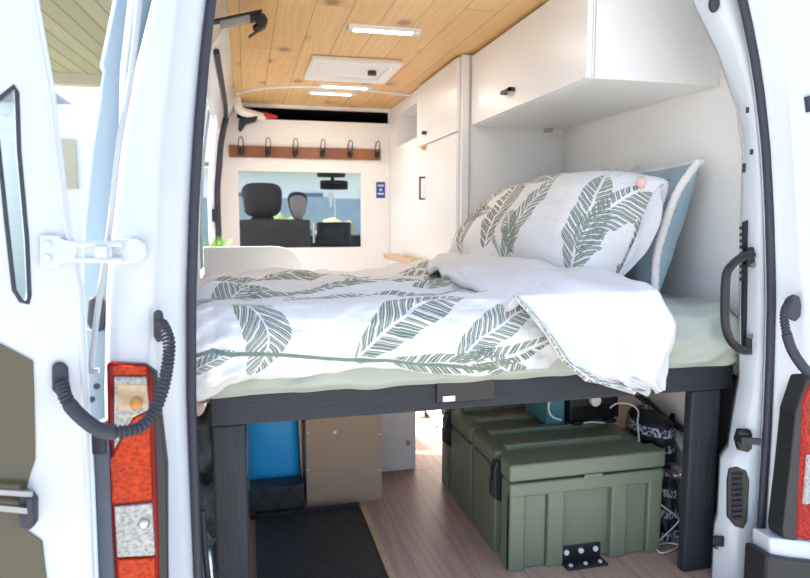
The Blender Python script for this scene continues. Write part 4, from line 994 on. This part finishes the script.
o = MB().obox(atX(672.5,417,1.334), (.004,0,0), (0,.006,0), (0,0,.012)).build('pipe_clip', 'plastic'); tag(o, 'small black clip standing on the corrugated pipe', 'clip')
# black printed wrap bundle in the corner, white wheel arch
def bund(u, v):
    a = u*2*math.pi; t = v
    r = 1+.14*N(math.cos(a)*2, math.sin(a)*2, v*5)+.08*N(math.cos(a)*5, math.sin(a)*5, v*9)
    z = lerp(0,.345,min(1,v*1.15)) if v < .87 else .345
    sh = (1-.35*v) if v < .87 else (1-.35*.87)*max(0,(1-v)/.13)
    return (Vector((1.278+.066*r*sh*math.cos(a), 1.80+.15*r*sh*math.sin(a), z)),)
b = MB().grid(bund, 40, 40); o = b.build('wrapped_bundle', 'wrap', weld=True); tag(o, 'black wrapped bundle with pale printing behind the right bed post', 'bundle')
ap = spline([atX(x,y,1.315) for x,y in ((628,406),(645,411),(660,419),(674,432),(683,447),(692,470))], 24)
b = MB().strip(ap, [Vector((1.348,p.y+.02,p.z+.004)) for p in ap]); b.strip(ap, [p+Vector((.004,.0,-.03)) for p in ap]); struct(b.build('trim_8', 'paint_inner', solid=.004))
def lump(c, sx, sy, sz, seed, mat, name, label, cat, amp=.3):
    b = MB().ball(c, 1, 24, 16, (sx,sy,sz), lambda d: 1+amp*N(d.x/sx*1.7+seed,d.y/sy*1.7,d.z/sz*1.7)+.4*amp*N(d.x/sx*4+seed,d.y/sy*4,d.z/sz*4)); o = b.build(name, mat); return tag(o, label, cat)
lump(atX(650,428,1.255), .055, .10, .06, 4, 'wrap', 'cloth_bag', 'black printed bag slumped behind the green case', 'bag')
lump(atX(677,470,1.275), .03, .045, .018, 9, 'foil', 'foil_scrap', 'crumpled silver wrap on the dark bundle by the post', 'wrap', .5)
# left corner: foil and black insulation by the wheel arch
lump(Vector((-.095,1.62,.46)), .05, .10, .07, 1, 'insul', 'insulation_roll', 'grey insulation stuffed high beside the left bed post', 'insulation', .4)
lump(Vector((-.098,1.60,.30)), .045, .09, .08, 2, 'insul', 'insulation_roll', 'dark insulation wad midway down beside the left bed post', 'insulation', .4)
lump(Vector((-.093,1.555,.11)), .05, .07, .115, 3, 'foil', 'foil_roll', 'crumpled silver foil standing low beside the left bed post', 'insulation', .5)
cable('cable', [(-.112,1.47,.34),(-.108,1.46,.24),(-.103,1.455,.16),(-.108,1.46,.06),(-.11,1.47,.012)], .007, 'rubber', 'thick black cable dropping beside the left bed post')
# tray of black diamond rubber with a pale wooden edge
tr_ = thing('sliding_tray', 'black diamond patterned tray board on the floor under the bed', 'tray', (.19,1.78,0))
b = MB().box(.006, .357, 1.34, 2.085, .004, .020); b.build('rubber_top', 'diamond', tr_)
b = MB().box(.359, .378, 1.34, 2.085, .0, .024); b.build('wooden_edge', 'brown_wood', tr_)
b = MB().box(.006, .357, 2.086, 2.098, .0, .03); b.build('end_strip', 'plastic', tr_)
# low black box in front of blue can
o = MB().box(-.01, .172, 2.115, 2.20, .0, .105).build('black_crate', 'diamond', bevel=.003); tag(o, 'low black diamond patterned crate before the blue container', 'crate')
b = MB()
def can(u, v):
    a = 2*math.pi*u; sg = lambda w, m: math.copysign(abs(w)**m, w)
    x = .5*sg(math.cos(a), .45); y = .5*sg(math.sin(a), .45)
    tp = lerp(.20,.17,v) if v < .92 else .158*lerp(1,.30,((v-.92)/.08))
    return (Vector((.078+x*tp, 2.30+y*.16*(1 if v<.92 else lerp(1,.3,(v-.92)/.08)), lerp(0.0,.45,min(1,v)) )),)
wc = thing('water_container', 'bright blue plastic water container under the bed', 'container', (.08,2.3,0))
b.grid(can, 40, 26); b.build('container_body', 'blue_can', wc, weld=True)
MB().disc((.08,2.30,.445), (0,0,1), .03, .04, 18).build('cap', 'plastic', wc)
o = MB().box(.192, .206, 2.32, 2.34, 0, .50).build('white_upright', 'lining'); tag(o, 'narrow white upright between the blue container and brown board', 'board')
# brown board box
cbx = thing('brown_board_box', 'plain brown board box with white screw caps under the bed', 'box', (.32,2.25,0))
q0, q1 = at(307,505,2.165), at(382,500,2.165)
b = MB().box(q0.x, q1.x, 2.165, 2.181, 0, .56); b.build('front_board', 'mdf', cbx, bevel=.001)
b = MB().box(q0.x, q0.x+.014, 2.182, 2.5, 0, .56); b.box(q1.x-.014, q1.x, 2.182, 2.5, 0, .56); b.build('side_board', 'mdf', cbx)
b = MB()
for (x,y,r) in ((335,432,.006),(308,433,.003),(380,434,.003),(308,470,.003),(380,470,.003)): b.disc(at(x,y,2.165), (0,-1,0), r, .002, 10)
b.build('screw_cap', 'white_plastic', cbx)
# white cupboard with wooden knob
cu = thing('low_cupboard', 'low white cupboard with a wooden knob behind the brown box', 'cupboard', (.57,2.6,0))
q0, q1 = at(383,474,2.40), at(416,470,2.40)
b = MB().box(q0.x-.02, q1.x, 2.412, 2.51, 0, .525); b.build('cupboard_body', 'laminate', cu)
b = MB().box(q0.x-.012, q1.x-.002, 2.398, 2.411, .012, .52); dd = b.build('cupboard_door', 'laminate', cu, bevel=.002)
b = MB().ball(at(408,443,2.388), .010, 12, 8); b.build('wooden_knob', 'brown_wood', dd)
# folding table leg glimpsed beyond
o = MB().tube([at(434,440,2.9), at(433,405,2.9)], .014, 10).build('table_leg', 'white_plastic'); tag(o, 'slim white leg standing beyond the low cupboard', 'leg')

# ================================================================== OUTSIDE
struct(MB().box(-30, 30, -12, 40, GZ-.05, GZ).build('ground', 'concrete', loc=(0,0,GZ)))
o = MB().box(-4, 9, 7.5, 30, GZ, GZ+.03).build('lawn', 'lawn', loc=(0,7.5,GZ)); tag(o, kind='structure')
b = MB()
fe = thing('garden_fence', 'blue grey board fence beyond the windscreen', 'fence', (2.5,11.5,GZ))
for k in range(13):
    x = -.9+k*.62; MB().box(x, x+.6, 11.5, 11.54, GZ+.03, 1.38+.03*(k%2)).build('fence_panel', 'fence', fe)
hs_ = thing('neighbour_house', 'pale neighbouring house rising above the blue fence', 'house', (3,16,GZ))
MB().box(-1.6, 7, 17, 22, GZ, 2.3).build('house_wall', 'house', hs_)
MB().prism([Vector((-1.9,16.6,2.3)), Vector((7.4,16.6,2.3)), Vector((7.4,20,4.0)), Vector((-1.9,20,4.0))], (0,0,.12)).build('house_roof', 'roof', hs_)
for x in (-.6,1.2,3.0): MB().box(x, x+.8, 16.95, 16.99, .6, 1.7).build('house_window', simple('dark_pane', (.10,.16,.22), .15), hs_)
lump(Vector((.58,9.4,.40)), .42, .4, .68, 5, 'bush', 'garden_bush', 'round green bush before the fence beyond the windscreen', 'bush', .3)
lump(Vector((1.42,10.6,.40)), .42, .4, .62, 6, 'yellow_bush', 'garden_bush', 'yellowish low bush before the fence beyond the windscreen', 'bush', .3)
# porch on the left
po = thing('porch', 'timber lined porch roof seen past the open rear door', 'porch', (-4,6.5,GZ))
MB().box(-7.5, -.75, 4.3, 8.0, 2.62, 2.70).build('porch_ceiling', 'soffit', po)
MB().box(-7.5, -.75, 8.0, 8.14, 2.50, 2.72).build('porch_beam', simple('porch_beam_paint', (.5,.46,.38), .7), po)
MB().box(-.95, -.83, 8.0, 8.12, GZ, 2.5).build('porch_post', 'house', po)
hb = thing('white_house', 'white house with beige blinds seen beyond the porch', 'house', (-5,12.5,GZ))
MB().box(-9, -2.1, 12.5, 16, GZ, 3.0).build('house_wall', 'house', hb)
MB().box(-9, -3.1, 12.3, 16.1, 3.0, 3.18).build('house_fascia', 'roof', hb)
for x in (-3.6,-2.45): MB().box(x, x+.75, 12.44, 12.5, 1.55, 2.4).build('window_blind', 'beige', hb)

# ================================================================== LIGHT
wld = bpy.data.worlds.new('sky'); C.world = wld; wld.use_nodes = True; nt = wld.node_tree; nt.nodes.clear()
out = nd(nt, 'ShaderNodeOutputWorld'); bg = nd(nt, 'ShaderNodeBackground'); sky = nd(nt, 'ShaderNodeTexSky')
sky.sky_type = 'NISHITA'; sky.sun_disc = False; sky.sun_elevation = math.radians(42); sky.sun_rotation = math.radians(-68); sky.dust_density = 2.5; sky.air_density = 1.0; sky.ozone_density = 1.0
nt.links.new(mixc(nt, .30, sky.outputs[0], (5.2,5.8,6.9)), bg.inputs[0]); bg.inputs[1].default_value = .16; nt.links.new(bg.outputs[0], out.inputs[0])
sn = bpy.data.lights.new('sun', 'SUN'); sn.energy = 9.0; sn.angle = math.radians(1.0); sn.color = (1,.94,.85)
so = bpy.data.objects.new('sun', sn); COL.objects.link(so)
so.rotation_euler = Vector((1.0,-.42,-1.0)).to_track_quat('-Z','Y').to_euler()

# ================================================================== real size
for o in list(C.objects):
    if o.parent is None:
        o.location = o.location*S
        if o.type in ('MESH','EMPTY'): o.scale = o.scale*S
# ================================================================== camera
cam = bpy.data.cameras.new('camera'); co = bpy.data.objects.new('camera', cam); COL.objects.link(co)
cam.sensor_width = 36; cam.lens = F/810*36; cam.clip_start = .05; cam.clip_end = 200
co.location = (0,0,CZ*S); co.rotation_euler = (math.pi/2-PITCH, 0, -YAW)
cam.dof.use_dof = True; cam.dof.focus_distance = 1.75*S; cam.dof.aperture_fstop = 4.0
C.camera = co
C.view_settings.view_transform = 'Standard'; C.view_settings.look = 'None'; C.view_settings.gamma = 1.0; C.view_settings.use_curve_mapping = False
C.view_settings.exposure = 1.22
